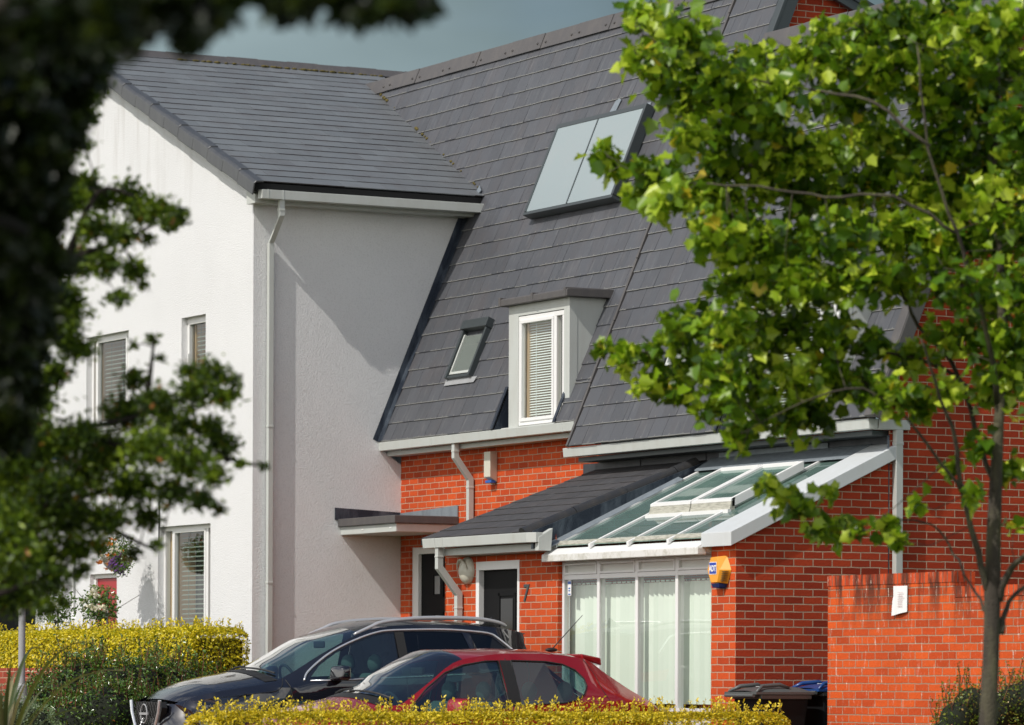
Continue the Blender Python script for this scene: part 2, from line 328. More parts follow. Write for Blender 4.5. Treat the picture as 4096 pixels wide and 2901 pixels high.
M['chrome'] = plain('chrome', (.80, .82, .84), .28, .75)
M['rubber'] = plain('black_rubber', (.012, .012, .012), .6)
M['door_pane'] = plain('obscured_pane', (.22, .22, .22), .15)
M['roof_blind'] = plain('grey_roof_blind', (.16, .17, .16), .8)
M['tyre'] = plain('tyre', (.02, .02, .02), .85)
M['alloy'] = plain('alloy', (.50, .51, .53), .35, .45)
M['interior'] = plain('car_interior', (.025, .03, .032), .8)
M['seat'] = plain('seat_cloth', (.10, .12, .11), .9)
M['lamp_glass'] = glass_mat('headlamp_glass', (.75, .78, .8), .02)
M['lamp_in'] = plain('lamp_reflector', (.55, .57, .6), .2, .9)
M['rear_lamp'] = plain('rear_lamp', (.35, .01, .01), .15)
M['pole'] = paint('grey_pole', (.34, .35, .36), .5, .3, 4)
M['bark'] = paint('bark', (.052, .042, .032), .9, .9, 4, dirtcol=(.17, .16, .085), bmp=.01)
M['bark_dark'] = paint('dark_bark', (.022, .016, .012), .95, .5, 6, dirtcol=(.045, .035, .025), bmp=.01)
M['asphalt'] = paint('asphalt', (.05, .05, .05), .9, .3, 1.5, dirtcol=(.08, .075, .07), bmp=.004, streak=0)
M['paving'] = brick_mat('block_paving', c1=(.20, .10, .07), c2=(.15, .08, .06), w=.2, h=.1)
M['soil'] = paint('soil', (.06, .045, .03), .95, .5, 3, bmp=.02, streak=0)
M['grass'] = paint('grass', (.06, .10, .02), .95, .5, 8, dirtcol=(.03, .06, .01), bmp=.02, streak=0)
M['wicker'] = paint('wicker', (.42, .40, .36), .85, .6, 14, dirtcol=(.12, .10, .08), bmp=.01, streak=0)
M['iron'] = plain('black_iron', (.015, .015, .015), .5)
M['leaf_plane'] = leaf_mat('plane_leaves', [(0, (.022, .065, .006)), (.3, (.085, .19, .010)), (.6, (.25, .41, .012)), (.95, (.60, .72, .06)), (1, (.62, .48, .03))], .42, .35)
M['leaf_thorn'] = leaf_mat('hawthorn_leaves', [(0, (.016, .036, .006)), (.45, (.070, .13, .008)), (.8, (.20, .30, .015)), (.97, (.34, .45, .03)), (1, (.36, .14, .03))], .38)
M['leaf_dark'] = leaf_mat('shaded_leaves', [(0, (.005, .009, .003)), (.8, (.014, .024, .005)), (1, (.035, .06, .010))], .12)  # near-black leaf colour holds the deep shade of this tree
M['leaf_gold'] = leaf_mat('golden_privet', [(0, (.20, .23, .010)), (.3, (.58, .48, .012)), (1, (.92, .74, .03))], .28, .4)
M['leaf_goldf'] = leaf_mat('golden_privet_front', [(0, (.26, .26, .012)), (.2, (.62, .48, .015)), (1, (.95, .74, .05))], .28, .4)
M['leaf_shrub'] = leaf_mat('shrub_leaves', [(0, (.030, .080, .014)), (.6, (.085, .17, .028)), (.96, (.17, .27, .045)), (1, (.40, .05, .04))], .2, .22, .7)
M['leaf_hebe'] = leaf_mat('hebe_leaves', [(0, (.10, .16, .075)), (1, (.27, .36, .20))], .2)
M['leaf_berb'] = leaf_mat('abelia_leaves', [(0, (.05, .10, .012)), (.6, (.14, .21, .02)), (.85, (.35, .35, .05)), (1, (.50, .20, .10))], .25, .3)
M['leaf_bg'] = leaf_mat('background_leaves', [(0, (.010, .020, .006)), (1, (.035, .055, .012))], .15)
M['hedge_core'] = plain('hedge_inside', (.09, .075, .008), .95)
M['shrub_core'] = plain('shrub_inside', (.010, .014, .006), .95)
M['blade'] = leaf_mat('strap_leaves', [(0, (.04, .07, .02)), (.7, (.12, .13, .05)), (1, (.40, .34, .20))], .2, .35)
M['petal_w'] = leaf_mat('cream_petals', [(0, (.75, .68, .48)), (1, (.85, .82, .74))], .25, .6)
M['petal_o'] = leaf_mat('orange_petals', [(0, (.75, .10, .02)), (1, (.85, .35, .04))], .25, .6)
M['petal_p'] = leaf_mat('purple_petals', [(0, (.10, .02, .30)), (1, (.25, .05, .45))], .25, .6)
M['petal_pink'] = leaf_mat('pink_flowers', [(0, (.5, .05, .08)), (1, (.65, .15, .18))], .2, .6)
M['shoot'] = plain('red_brown_shoots', (.16, .06, .03), .6)
M['screen'] = plain('pale_plaster', (.70, .70, .66), .8)

# ---------------------------------------------------------------- generic builders
def poly_wall(name, mat, parent, plane, c, outer, holes=(), rev=.12, back=None, revmat=None):
    """wall face in plane 'Y' (points (x,z)) or 'X' (points (y,z)) at coordinate c, with rectangular holes (a0,a1,b0,b1) and reveals of depth rev"""
    pts = [Vector(p) for p in outer]; faces = [list(range(len(pts)))]; n0 = len(pts); edges = [(i, (i + 1) % n0) for i in range(n0)]
    for a0, a1, z0, z1 in holes:
        b = len(pts); pts += [Vector((a0, z0)), Vector((a1, z0)), Vector((a1, z1)), Vector((a0, z1))]; edges += [(b, b + 1), (b + 1, b + 2), (b + 2, b + 3), (b + 3, b)]
    v2, e2, f2, *_ = delaunay_2d_cdt(pts, edges, [], 0, 1e-5)
    def inside(p, poly):
        r = False; n = len(poly)
        for i in range(n):
            x1, y1 = poly[i]; x2, y2 = poly[(i + 1) % n]
            if (y1 > p[1]) != (y2 > p[1]) and p[0] < (x2 - x1) * (p[1] - y1) / (y2 - y1) + x1: r = not r
        return r
    mb = MB(); P3 = (lambda a, z, d=0: (a, c + d, z)) if plane == 'Y' else (lambda a, z, d=0: (c - d, a, z))
    fs = []
    for f in f2:
        ce = sum((v2[i] for i in f), Vector((0, 0))) / len(f)
        if inside(ce, outer) and not any(h[0] < ce.x < h[1] and h[2] < ce.y < h[3] for h in holes): fs.append(tuple(f))
    mb.add([P3(v.x, v.y) for v in v2], fs, rnd=.5)
    for a0, a1, z0, z1 in holes:
        q = [(a0, z0), (a1, z0), (a1, z1), (a0, z1)]
        mb.add([P3(*p) for p in q] + [P3(*p, rev) for p in q], [(i, (i + 1) % 4, 4 + (i + 1) % 4, 4 + i) for i in range(4)], rnd=.5)
    return mb.build(name, mat, parent, fixn=False)

def slates(mb, O, ex, ey, u0, u1, v0, v1, w=.30, g=.24, clip=None, th=.011, hooks=True, ew=.008, er=2.0):
    O = Vector(O); ex = Vector(ex).normalized(); ey = Vector(ey).normalized(); n = ex.cross(ey).normalized()
    if n.z < 0: n = -n
    r = 0; v = v0
    while v < v1 - .02:
        ve = min(v + g, v1); u = u0 - (w / 2 if r % 2 else 0) 
        while u < u1:
            a, b = max(u, u0) + .002, min(u + w, u1) - .002
            if b - a > .02:
                c = O + ex * ((a + b) / 2) + ey * ((v + ve) / 2)
                if clip is None or clip(c):
                    j = random.uniform(-.0025, .0025); t = th + random.uniform(0, th * .4); k = random.uniform(-.0015, .0015)
                    p = [O + ex * a + ey * (v + j), O + ex * b + ey * (v + j + k), O + ex * b + ey * (ve + .006), O + ex * a + ey * (ve + .006)]
                    mb.add([p[0] - n * .004, p[1] - n * .004, p[2] - n * .004, p[3] - n * .004, p[0] + n * t, p[1] + n * t, p[2] + n * .001, p[3] + n * .001],
                           [(4, 5, 6, 7), (1, 2, 6, 5), (3, 0, 4, 7)])
                    mb.add([p[0] - n * .004, p[1] - n * .004, p[0] + n * t, p[1] + n * t, p[0] + n * (t + .001) + ey * ew, p[1] + n * (t + .001) + ey * ew], [(0, 1, 3, 2), (2, 3, 5, 4)], rnd=er if random.random() < .8 else .5)
                    if hooks: h_ = p[0].lerp(p[1], .5 + random.uniform(-.04, .04)) + n * (t + .002) + ey * .004; mb.add([h_ - ex * .006, h_ + ex * .006, h_ + ex * .006 + ey * .022, h_ - ex * .006 + ey * .022], [(0, 1, 2, 3)], rnd=2.0)
            u += w
        v = ve; r += 1

def pane_y(name, mat, parent, x0, x1, z0, z1, y):
    return MB().add([(x0, y, z0), (x1, y, z0), (x1, y, z1), (x0, y, z1)], [(0, 1, 2, 3)]).build(name, mat, parent, fixn=False)

def frame_y(mb, x0, x1, z0, z1, y, w=.05, d=.06):
    mb.box((x0, y, z0), (x1, y + d, z0 + w)); mb.box((x0, y, z1 - w), (x1, y + d, z1))
    mb.box((x0, y + .001, z0 + w), (x0 + w, y + d - .001, z1 - w)); mb.box((x1 - w, y + .001, z0 + w), (x1, y + d - .001, z1 - w))

def venetian(parent, x0, x1, z0, z1, y, mat, gap=.05, tilt=.018, cords=2):
    mb = MB(); z = z0 + gap * .3
    while z < z1:
        mb.add([(x0, y - .012, z), (x1, y - .012, z), (x1, y + .012, z + tilt), (x0, y + .012, z + tilt)], [(0, 1, 2, 3)]); z += gap
    for k in range(cords):
        x = x0 + (x1 - x0) * (k + .5) / cords; mb.box((x - .004, y - .016, z0), (x + .004, y - .013, z1))
    mb.box((x0, y - .015, z1 - .02), (x1, y + .015, z1 + .02))
    return mb.build('blind', mat, parent, fixn=False)

def sash_window(parent, x0, x1, z0, z1, y, splits, frame='white', blind='blind_dark', gap=.05, handle=None, wood=True, casement=()):
    w = MB(); frame_y(w, x0, x1, z0, z1, y, .055, .07)
    xs = [x0] + list(splits) + [x1]
    for s in splits: w.box((s - .03, y + .002, z0 + .045), (s + .03, y + .068, z1 - .045))
    wo_ = w.build('window', M[frame], parent, bevel=.004)
    for i in range(len(xs) - 1):
        a, b = xs[i] + (.03 if i else .045), xs[i + 1] - (.03 if i < len(xs) - 2 else .045)
        if i in casement:
            c = MB(); frame_y(c, a + .001, b - .001, z0 + .046, z1 - .046, y - .012, .04, .05); c.build('sash', M[frame], wo_, bevel=.004)
        pane_y('pane', M['glass'], wo_, a, b, z0 + .045, z1 - .045, y + .03)
        if blind and b - a > .3: venetian(wo_, a + .04, b - .01, z0 + .05, z1 - .06, y + .10, M[blind], gap)
    if wood:
        mb = MB(); mb.box((x0 + .045, y + .075, z0 + .03), (x0 + .10, y + .40, z1)); mb.box((x1 - .10, y + .075, z0 + .03), (x1 - .045, y + .40, z1)); mb.box((x0 + .045, y + .07, z0), (x1 - .045, y + .40, z0 + .03))
        mb.build('reveal', M['wood'], wo_)
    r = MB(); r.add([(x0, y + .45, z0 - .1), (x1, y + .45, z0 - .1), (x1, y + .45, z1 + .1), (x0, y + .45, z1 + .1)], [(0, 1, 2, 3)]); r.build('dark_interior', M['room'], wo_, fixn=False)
    if handle:
        h = MB(); h.box((handle[0] - .012, y - .035, handle[1] - .03), (handle[0] + .012, y - .012, handle[1] + .03)); h.box((handle[0] - .008, y - .05, handle[1] - .12), (handle[0] + .010, y - .035, handle[1] + .01)); h.build('handle', M['white'], wo_)
    return wo_

def text_mesh(s, name, size, mat, parent, origin, ux, uy, extrude=.002, label=None, sx=1.0, bold=0):
    c = bpy.data.curves.new('txt', 'FONT'); c.body = s; c.size = size; c.extrude = extrude; c.align_x = 'CENTER'; c.align_y = 'CENTER'; c.offset = bold
    o = bpy.data.objects.new('txt', c); COL.objects.link(o); dg = bpy.context.evaluated_depsgraph_get(); me = bpy.data.meshes.new_from_object(o.evaluated_get(dg))
    bpy.data.objects.remove(o); bpy.data.curves.remove(c)
    ux = Vector(ux).normalized(); uy = Vector(uy).normalized(); n = ux.cross(uy)
    mm = Matrix((ux * sx, uy, n)).transposed().to_4x4(); pw = wloc(parent) if parent else Vector((0, 0, 0))
    me.transform(Matrix.Translation(Vector(origin) - pw) @ mm); me.materials.clear(); me.materials.append(mat)
    ob = bpy.data.objects.new(name, me); COL.objects.link(ob); ob.parent = parent
    if label: ob['label'] = label
    return ob

# ---------------------------------------------------------------- ground
gb = MB(); xs_ = [-400, -60, -44, -39.5, -38.4, -35.6, -30, 300]; zs_ = [.3, .25, .08, .06, .04, -.12, -.12, -.4]
v = []
for x, z in zip(xs_, zs_): v += [(x, -300, z - .3), (x, 13.6, z), (x, 60, z), (x, 700, z)]
f = [(4 * i + j, 4 * i + 4 + j, 4 * i + 5 + j, 4 * i + 1 + j) for i in range(7) for j in range(3)]
gb.add(v, f, rnd=.5); tag(gb.build('ground', M['grass'], fixn=False), 'grass and earth ground around the houses', None, kind='structure')
def sheet(name, mat, x0, x1, y0, y1, dz, lab):
    X = sorted({x0, x1, *[x for x in xs_ if x0 < x < x1]}); b = MB(); v = []
    for x in X:
        z = float(np.interp(x, xs_, zs_)) + dz; v += [(x, y0, z), (x, y1, z)]
    b.add(v, [(2 * i, 2 * i + 2, 2 * i + 3, 2 * i + 1) for i in range(len(X) - 1)], rnd=.5)
    return tag(b.build(name, mat, fixn=False), lab, None, kind='structure')
sheet('driveway', M['paving'], -39.9, -33.3, 13.7, 21.19, .004, 'block paved driveway under the parked cars')
sheet('pavement', M['paving'], -80, -20, 10.6, 13.59, .008, 'paved footway at the foot of the drives')
road = MB(); road.add([(-300, 2.5, .0), (200, 2.5, -.45), (200, 10.5, -.35), (-300, 10.5, .0)], [(0, 1, 2, 3)], rnd=.5)
sheet('road', M['asphalt'], -300, 200, 3.0, 10.45, .012, 'asphalt road along the front of the houses')

# ---------------------------------------------------------------- white house
XW, YW, F0, F1, XS = -45.54, 21.13, 23.15, 21.2, -34.463
wh = thing('white_house', (-49, YW, 0), 'white rendered house with a gable end facing forward, slate roof and red front door', 'house')
wins = [(-50.78, -49.36, 4.34, 5.56), (-47.68, -46.94, 4.50, 5.585), (-48.39, -46.77, .95, 2.975), (-51.45, -51.12, 1.85, 2.77), (-50.62, -49.72, .15, 2.42)]
poly_wall('wall', M['render'], wh, 'Y', YW, [(-52.53, -.2), (XW, -.2), (XW, 6.98), (-50.9, 9.28), (-51.12, 9.2), (-52.53, 5.85)], wins, .11)
poly_wall('wall', M['render'], wh, 'X', XW, [(YW, -.2), (YW, 6.98), (24.35, 6.98), (F0 - .3, 3.9), (F0, 3.7), (F0, -.2)], [], .1)
b = MB(); b.add([(XW, F0, -.2), (XW, 30, -.2), (XW, 30, 6.98), (XW, 24.3, 6.98), (XW, F0, 3.7)], [(0, 1, 2, 3, 4)]); b.add([(-52.53, YW, -.2), (-52.53, 30, -.2), (-52.53, 30, 5.85), (-52.53, YW, 5.85)], [(0, 1, 2, 3)])
b.add([(-52.53, 30, -.2), (XW, 30, -.2), (XW, 30, 6.98), (-50.9, 30, 9.28), (-52.53, 30, 5.85)], [(0, 1, 2, 3, 4)]); b.build('back_wall', M['render'], wh, fixn=False)
WT = .4142
b = MB(); e1 = Vector((-1, 0, WT)).normalized()
def wclip(c): return c.y < 22.841 + (c.z - 3.97) * .42 + .5
slates(b, (-45.22, 21.0, 7.05), (0, 1, 0), e1, 0, 5.2, 0, 6.13, w=.60, g=.272, clip=wclip, th=.006, hooks=False, ew=.005, er=-1.0)
b.build('roof_slates', M['slate_w'], wh)
b = MB(); b.prism([(-45.24, 21.02, 7.03), (-50.9, 21.02, 9.37), (-52.66, 21.02, 5.7), (-52.60, 21.02, 5.7), (-50.92, 21.02, 9.22), (-45.26, 21.02, 6.93)], (0, 5.6, 0)); b.build('roof_deck', M['under'], wh)
b = MB(); slates(b, (-52.68, 21.0, 5.7), (0, 1, 0), Vector((1.76, 0, 3.72)), 0, 6, 0, 4.1, w=.3, g=.24); b.build('steep_slates', M['slate'], wh)
# verge tiles
o = None
L = Vector((-50.95 + 45.13, 0, 9.40 - 6.99)); n = 13; du = L.normalized(); up = Vector((WT, 0, 1)).normalized()
for k in range(n):
    p = Vector((-45.13, 20.94, 6.99)) + L * (k / n); q = p + L * ((1 + .02) / n); lift = up * (.012 if k % 2 else 0) + up * (.004)
    b = MB(); prof = [(0, -.13), (0, .02), (.03, .05), (.13, .055), (.13, .03), (.02, .02), (.02, -.13)]
    P = [Vector((0, a, 0)) + up * h + lift for a, h in prof]
    b.prism([p + x for x in P], (q - p) * .99); b.build('verge_tile', M['verge_w'], wh, bevel=.02)
b = MB(); b.prism([(-45.27, 21.06, 6.93), (-50.9, 21.06, 9.27), (-50.9, 21.06, 9.34), (-45.27, 21.06, 7.0)], (0, .065, 0)); b.build('barge_board', M['grey'], wh)
for k in range(12):   # ridge
    y = 20.96 + k * .45; b = MB(); lift = .006 * (k % 2)
    b.prism([(-50.75, y, 9.34 + lift), (-50.9, y, 9.46 + lift), (-51.02, y, 9.34 + lift), (-50.99, y, 9.33), (-50.9, y, 9.43), (-50.78, y, 9.33)], (0, .455, 0)); b.build('ridge_tile', M['ridge'], wh)
b = MB()
for k in range(70):
    y = 22.4 + random.random() ** .8 * 3.3; b.ball((-50.735 + random.uniform(-.02, .02), y, 9.345), random.uniform(.012, .032), 6, 4, (1, 1.6, .6))
tag(b.build('ridge_moss', M['moss'], wh, smooth=True), kind='stuff')
# eave gutter, fascia, soffit, downpipe
b = MB(); b.box((-45.25, 21.05, 6.835), (-45.13, 24.30, 6.945)); b.build('gutter', M['grey'], wh, bevel=.005)
for y in (21.13, 21.33): MB().box((-45.254, y, 6.832), (-45.126, y + .012, 6.948)).build('gutter_joint', M['grey'], wh)
b = MB(); b.prism([(XW - .01, 21.04, 6.80), (XW + .235, 21.04, 6.80), (XW + .235, 21.04, 6.90), (XW - .01, 21.04, 7.0)], (0, .06, 0)); b.box((XW + .001, 21.10, 6.80), (XW + .235, 24.1, 6.84)); b.box((-45.32, 21.10, 6.84), (-45.26, 24.2, 6.98)); b.build('soffit', M['grey'], wh)
b = MB(); zz = [(-45.19, 6.84), (-45.19, 6.63), (-45.49, 6.33), (-45.49, .1)]
b.rtube([(x, 21.335, z) for x, z in zz], .033, .033, [(1, 0, 0), (1, 0, .35), (1, 0, .35), (1, 0, 0)], (0, 1, 0))
for z in (6.70, 4.1, 2.2): b.box((-45.49 - .038 + (.30 if z > 6.5 else 0), 21.297, z), (-45.49 + .038 + (.30 if z > 6.5 else 0), 21.373, z + .03))
b.build('downpipe', M['grey'], wh, bevel=.004)
# windows and doors
sash_window(wh, -50.78, -49.36, 4.34, 5.56, YW + .08, (-50.62, -49.55), blind='blind_dark', gap=.055, casement=(1,))
sash_window(wh, -47.68, -46.94, 4.50, 5.585, YW + .08, (), blind='blind_dark', gap=.055, handle=(-47.55, 5.12), casement=(0,))
sash_window(wh, -48.39, -46.77, .95, 2.975, YW + .08, (-48.10, -47.05), blind='blind_dark', gap=.06, casement=(1,))
sash_window(wh, -51.45, -51.12, 1.85, 2.77, YW + .08, (), blind=None, wood=False)
b = MB(); frame_y(b, -50.62, -49.72, .15, 2.42, YW + .06, .055, .05); dr = b.build('door_frame', M['white'], wh)
b = MB(); b.box((-50.56, YW + .085, .17), (-49.78, YW + .125, 2.36)); b.box((-50.50, YW + .075, .3), (-50.34, YW + .085, 2.2)); b.box((-50.14, YW + .075, .3), (-49.85, YW + .085, 1.0)); b.box((-50.14, YW + .075, 1.1), (-49.85, YW + .085, 2.2))
dd = b.build('door', M['red_door'], wh, bevel=.004)
MB().box((-50.29, YW + .078, 1.3), (-50.20, YW + .084, 2.2)).build('glazed_strip', M['black_gloss'], dd)
b = MB(); 
for q_ in (((-48.39, YW - .03, .90), (-46.77, YW + .09, .95)), ((-50.78, YW - .03, 4.30), (-49.36, YW + .09, 4.34)), ((-47.68, YW - .03, 4.46), (-46.94, YW + .09, 4.5))): MB().box(*q_).build('window_sill', M['grey'], wh, bevel=.004)

# ---------------------------------------------------------------- main roof planes
EYr = Vector((0, .3872, .9220)); RP = Vector((0, 22.841, 3.97)); RN = Vector((0, -.9220, .3872))
def rp(x, z, off=0): s = (z - 3.97) / .9220; return Vector((x, 22.841 + .3872 * s, z)) + RN * off
bh = thing('brick_house', (-43, F0, 0), 'red brick house under the tall slate slope, joined to the white house', 'house')
nh = thing('brick_house', (-37.5, F0, 0), 'red brick house numbered 7 with a glass conservatory and lean-to porch', 'house')
def wz(x): return 7.05 + (-45.22 - x) * WT
def aclip(c):
    if c.z < 5.43 and -42.38 < c.x < -40.94 and c.z > 4.40: return False
    if c.z <= 4.45 and -42.57 < c.x < -41.05: return False
    if c.x < XW - .05 and c.z < wz(c.x) - .25: return False
    if c.x < XW: return True
    return True
b = MB()
z0 = 3.97
slates(b, rp(-50.6, z0), (1, 0, 0), EYr, 0, -42.57 + 50.6, 0, 5.51, clip=aclip)
for (u0, u1, za, zb) in ((-42.57, -42.39, 4.45, 9.05), (-42.39, -40.95, 5.45, 9.05), (-40.95, -40.52, 4.45, 9.05), (-41.05, -40.52, 3.97, 4.45)):
    g = .24; s0 = (za - 3.97) / .922; k = math.ceil(s0 / g - 1e-6)
    if k * g - s0 > .03: slates(b, rp(0, za), (1, 0, 0), EYr, u0, u1, 0, k * g - s0)
    slates(b, rp(0, 3.97 + k * g * .922), (1, 0, 0), EYr, u0, u1, 0, min((zb - 3.97) / .922, 5.51) - k * g)
b.build('roof_slates', M['slate'], bh)
# under-deck with openings
def deck(parent, rects, off=-.012):
    b = MB()
    for x0, x1, za, zb in rects: b.add([rp(x0, za, off), rp(x1, za, off), rp(x1, zb, off), rp(x0, zb, off)], [(0, 1, 2, 3)])
    return b.build('roof_deck', M['under'], parent, fixn=False)
deck(bh, [(-50.6, -45.60, 6.9, 9.1), (-45.60, -42.57, 3.97, 9.1), (-42.57, -40.5, 5.42, 9.1), (-40.94, -40.5, 4.45, 5.42), (-41.05, -40.5, 3.97, 4.45), (-42.57, -42.39, 4.45, 5.42)])
b = MB(); b.add([(-50.6, 25.02, 9.10), (-39.45, 25.02, 9.10), (-39.45, 31.0, 6.6), (-50.6, 31.0, 6.6)], [(0, 1, 2, 3)]); b.build('rear_slope', M['slate_w'], bh, fixn=False)
k = 0; x = -50.35
while x < -39.5:
    xe = min(x + .86, -39.40); b = MB(); lf = .006 * (k % 2)
    p0 = rp(x + .004, 8.93, .03 + lf); p1 = rp(x + .004, 9.13, .03 + lf); b.prism([p0, p1, p1 + Vector((0, .16, -.10)), p1 + Vector((0, .15, -.13)), p1 + Vector((0, .01, -.03)), p0 + Vector((0, .025, 0))], (xe - x - .008, 0, 0))
    for dx in (.10, xe - x - .10): b.ball(rp(x + dx, 9.0, .035 + lf), .016, 7, 4)
    b.build('ridge_tile', M['ridge'], bh); x = xe; k += 1
# lead flashing against the white wall
b = MB(); zs2 = [3.97 + i * .29 for i in range(11)]
for i in range(10):
    za, zb = zs2[i], zs2[i + 1]; wv = random.uniform(-.012, .012)
    p, q = rp(XW + .006, za), rp(XW + .006, zb); up_ = Vector((0, -.085, .035))
    b.add([p + up_, q + up_, q + RN * .02, p + RN * .02], [(0, 1, 2, 3)])
    b.add([p + RN * .022, q + RN * .022, rp(XW + .10 + wv, zb, .014), rp(XW + .10 + wv, za, .014)], [(0, 1, 2, 3)])
b.build('flashing', M['lead'], bh, fixn=False)
b = MB(); b.prism([rp(XW + .02, 6.93, .02), rp(XW + .16, 6.95, .06), rp(XW + .24, 7.12, .03), rp(XW + .12, 7.2, .02)], RN * .01); b.build('valley_lead', M['lead_pale'], bh)
b = MB()
for k in range(24):
    t = random.random(); x = -50 + 4.7 * t; b.ball(rp(x, wz(x) + .03, .01), random.uniform(.008, .024), 6, 4, (1.5, 1, 1))
tag(b.build('valley_moss', M['moss'], bh, smooth=True), kind='stuff')
# brick walls
b = MB(); b.box((XW + .002, F0 - .02, 3.93), (-40.6, F0 + .0, 3.96))
poly_wall('wall', M['brick'], bh, 'Y', F0, [(XW, -.2), (-40.55, -.2), (-40.55, 3.93), (XW, 3.93)], [(-45.28, -44.35, .1, 2.67)], .11)
poly_wall('wall', M['brick'], nh, 'Y', F0 - .001, [(-40.55, -.2), (XS, -.2), (XS, 3.62), (-40.55, 3.62)], [], .1)
# gable of the higher house above the lower roof
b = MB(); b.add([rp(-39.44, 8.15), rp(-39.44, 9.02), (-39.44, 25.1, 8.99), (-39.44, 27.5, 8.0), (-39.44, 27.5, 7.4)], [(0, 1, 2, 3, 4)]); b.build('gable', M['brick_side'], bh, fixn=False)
b = MB(); b.prism([rp(-39.42, 8.15, .0), rp(-39.42, 9.1, .0), rp(-39.42, 9.1, .05), rp(-39.42, 8.15, .05)], (.14, 0, 0)); b.prism([(-39.42, 25.0, 9.06), (-39.42, 25.02, 9.14), (-39.42, 28, 7.90), (-39.42, 28, 7.82)], (.14, 0, 0)); b.prism([(-39.36, 25.0, 8.95), (-39.36, 25.02, 9.07), (-39.36, 28, 7.83), (-39.36, 28, 7.7)], (.06, 0, 0)); b.build('verge', M['frame_dark'], bh, bevel=.006)
b = MB(); b.prism([rp(-39.30, 8.1, -.12), rp(-39.30, 9.1, -.12), rp(-39.30, 9.1, .01), rp(-39.30, 8.1, .01)], (.02, 0, 0)); b.build('barge_board', M['frame_dark'], bh)
# lower roof of number 7
b = MB(); ZB = 3.66
for (u0, u1, za, zb) in ((-40.45, -39.30, 3.66, 8.20), (-39.30, -37.30, 3.66, 8.12), (-37.30, -37.10, 4.14, 8.12), (-37.10, -35.03, 5.16, 8.12), (-35.03, -34.42, 4.14, 8.12), (-35.13, -34.42, 3.66, 4.14)):
    g = .24; s0 = (za - ZB) / .922; k = math.ceil(s0 / g - 1e-6)
    O = rp(0, za, .03)
    if k * g - s0 > .03: slates(b, O, (1, 0, 0), EYr, u0, u1, 0, k * g - s0)
    slates(b, rp(0, ZB + k * g * .922, .03), (1, 0, 0), EYr, u0, u1, 0, (zb - ZB) / .922 - k * g)
slates(b, rp(0, 8.2, .03), (1, 0, 0), EYr, -40.45, -39.44, 0, .92)
b.build('roof_slates', M['slate'], nh)
deck(nh, [(-40.5, -39.44, 3.66, 9.0), (-39.44, -37.30, 3.66, 8.15), (-37.30, -34.40, 5.13, 8.15), (-35.02, -34.40, 4.14, 5.13), (-35.13, -34.40, 3.66, 4.14), (-37.3, -37.10, 4.14, 5.13)], .018)
b = MB(); k = 0; z = 3.66
while z < 8.9:
    ze = min(z + .72, 8.9); o_ = .004 * (k % 2); b.prism([rp(-40.52, z, .005), rp(-40.52, ze - .004, .005), rp(-40.52, ze - .004, .046 + o_), rp(-40.52, z, .046 + o_)], (.04, 0, 0)); z = ze; k += 1
b.build('verge_strip', M['ridge'], nh, bevel=.004)
b = MB(); b.add([(-39.44, 24.70, 8.24), (-34.3, 24.70, 8.24), (-34.3, 31.0, 5.6), (-39.44, 31.0, 5.6)], [(0, 1, 2, 3)]); b.build('rear_slope', M['slate_w'], nh, fixn=False)
k = 0; x = -39.43
while x < -34.3:
    xe = min(x + .86, -34.28); b = MB(); lf = .006 * (k % 2)
    p0 = rp(x + .004, 8.06, .06 + lf); p1 = rp(x + .004, 8.30, .06 + lf); b.prism([p0, p1, p1 + Vector((0, .16, -.10)), p1 + Vector((0, .15, -.13)), p1 + Vector((0, .01, -.03)), p0 + Vector((0, .025, 0))], (xe - x - .008, 0, 0)); b.build('ridge_tile', M['ridge'], nh); x = xe; k += 1
z = 3.66; k = 0
while z < 8.25:   # right verge, stepped caps
    ze = min(z + .62, 8.25); o_ = .006 * (k % 2); b = MB()
    b.prism([rp(-34.42, z, .0), rp(-34.42, ze - .004, .0), rp(-34.42, ze - .004, .062 + o_), rp(-34.42, z, .062 + o_)], (.15, 0, 0)); b.prism([rp(-34.29, z, -.09), rp(-34.29, ze - .004, -.09), rp(-34.29, ze - .004, .05 + o_), rp(-34.29, z, .05 + o_)], (.025, 0, 0)); b.build('verge_tile', M['ridge'], nh, bevel=.006); z = ze; k += 1
# side wall: conservatory end and gable
b = MB()
zc = lambda y: 2.42 + (y - F1) * .467
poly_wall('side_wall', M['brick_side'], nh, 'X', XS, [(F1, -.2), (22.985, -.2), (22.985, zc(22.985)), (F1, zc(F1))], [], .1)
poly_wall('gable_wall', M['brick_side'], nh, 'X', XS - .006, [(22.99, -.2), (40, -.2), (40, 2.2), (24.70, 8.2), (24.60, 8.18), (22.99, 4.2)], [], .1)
b = MB(); b.box((XS - .02, 22.983, .0), (XS + .004, 22.992, 3.5)); b.build('movement_joint', M['lead'], nh)
# gutters
def gutter(parent, x0, x1, y0, z0, z1, joints=(), fas=True):
    b = MB(); b.prism([(x0, y0, z1), (x0, y0 + .012, z0), (x0, y0 + .11, z0), (x0, y0 + .12, z1)], (x1 - x0, 0, 0)); g_ = b.build('gutter', M['grey'], parent, bevel=.005)
    if joints:
        b = MB()
        for x in joints: b.prism([(x, y0 - .003, z1 + .002), (x, y0 + .009, z0 - .003), (x, y0 + .11, z0 - .003), (x, y0 + .11, z1 + .002)], (.012, 0, 0))
        b.build('gutter_joint', M['grey'], g_)
    return g_
gutter(bh, XW + .003, -40.62, 22.83, 3.862, 3.966, (-44.13, -40.9))
b = MB(); b.box((XW + .004, 22.955, 3.80), (-40.60, F0 - .003, 3.858)); b.box((-42.2, 22.96, 3.74), (-40.62, F0 - .003, 3.797)) if 0 else None; b.build('soffit', M['grey'], bh)
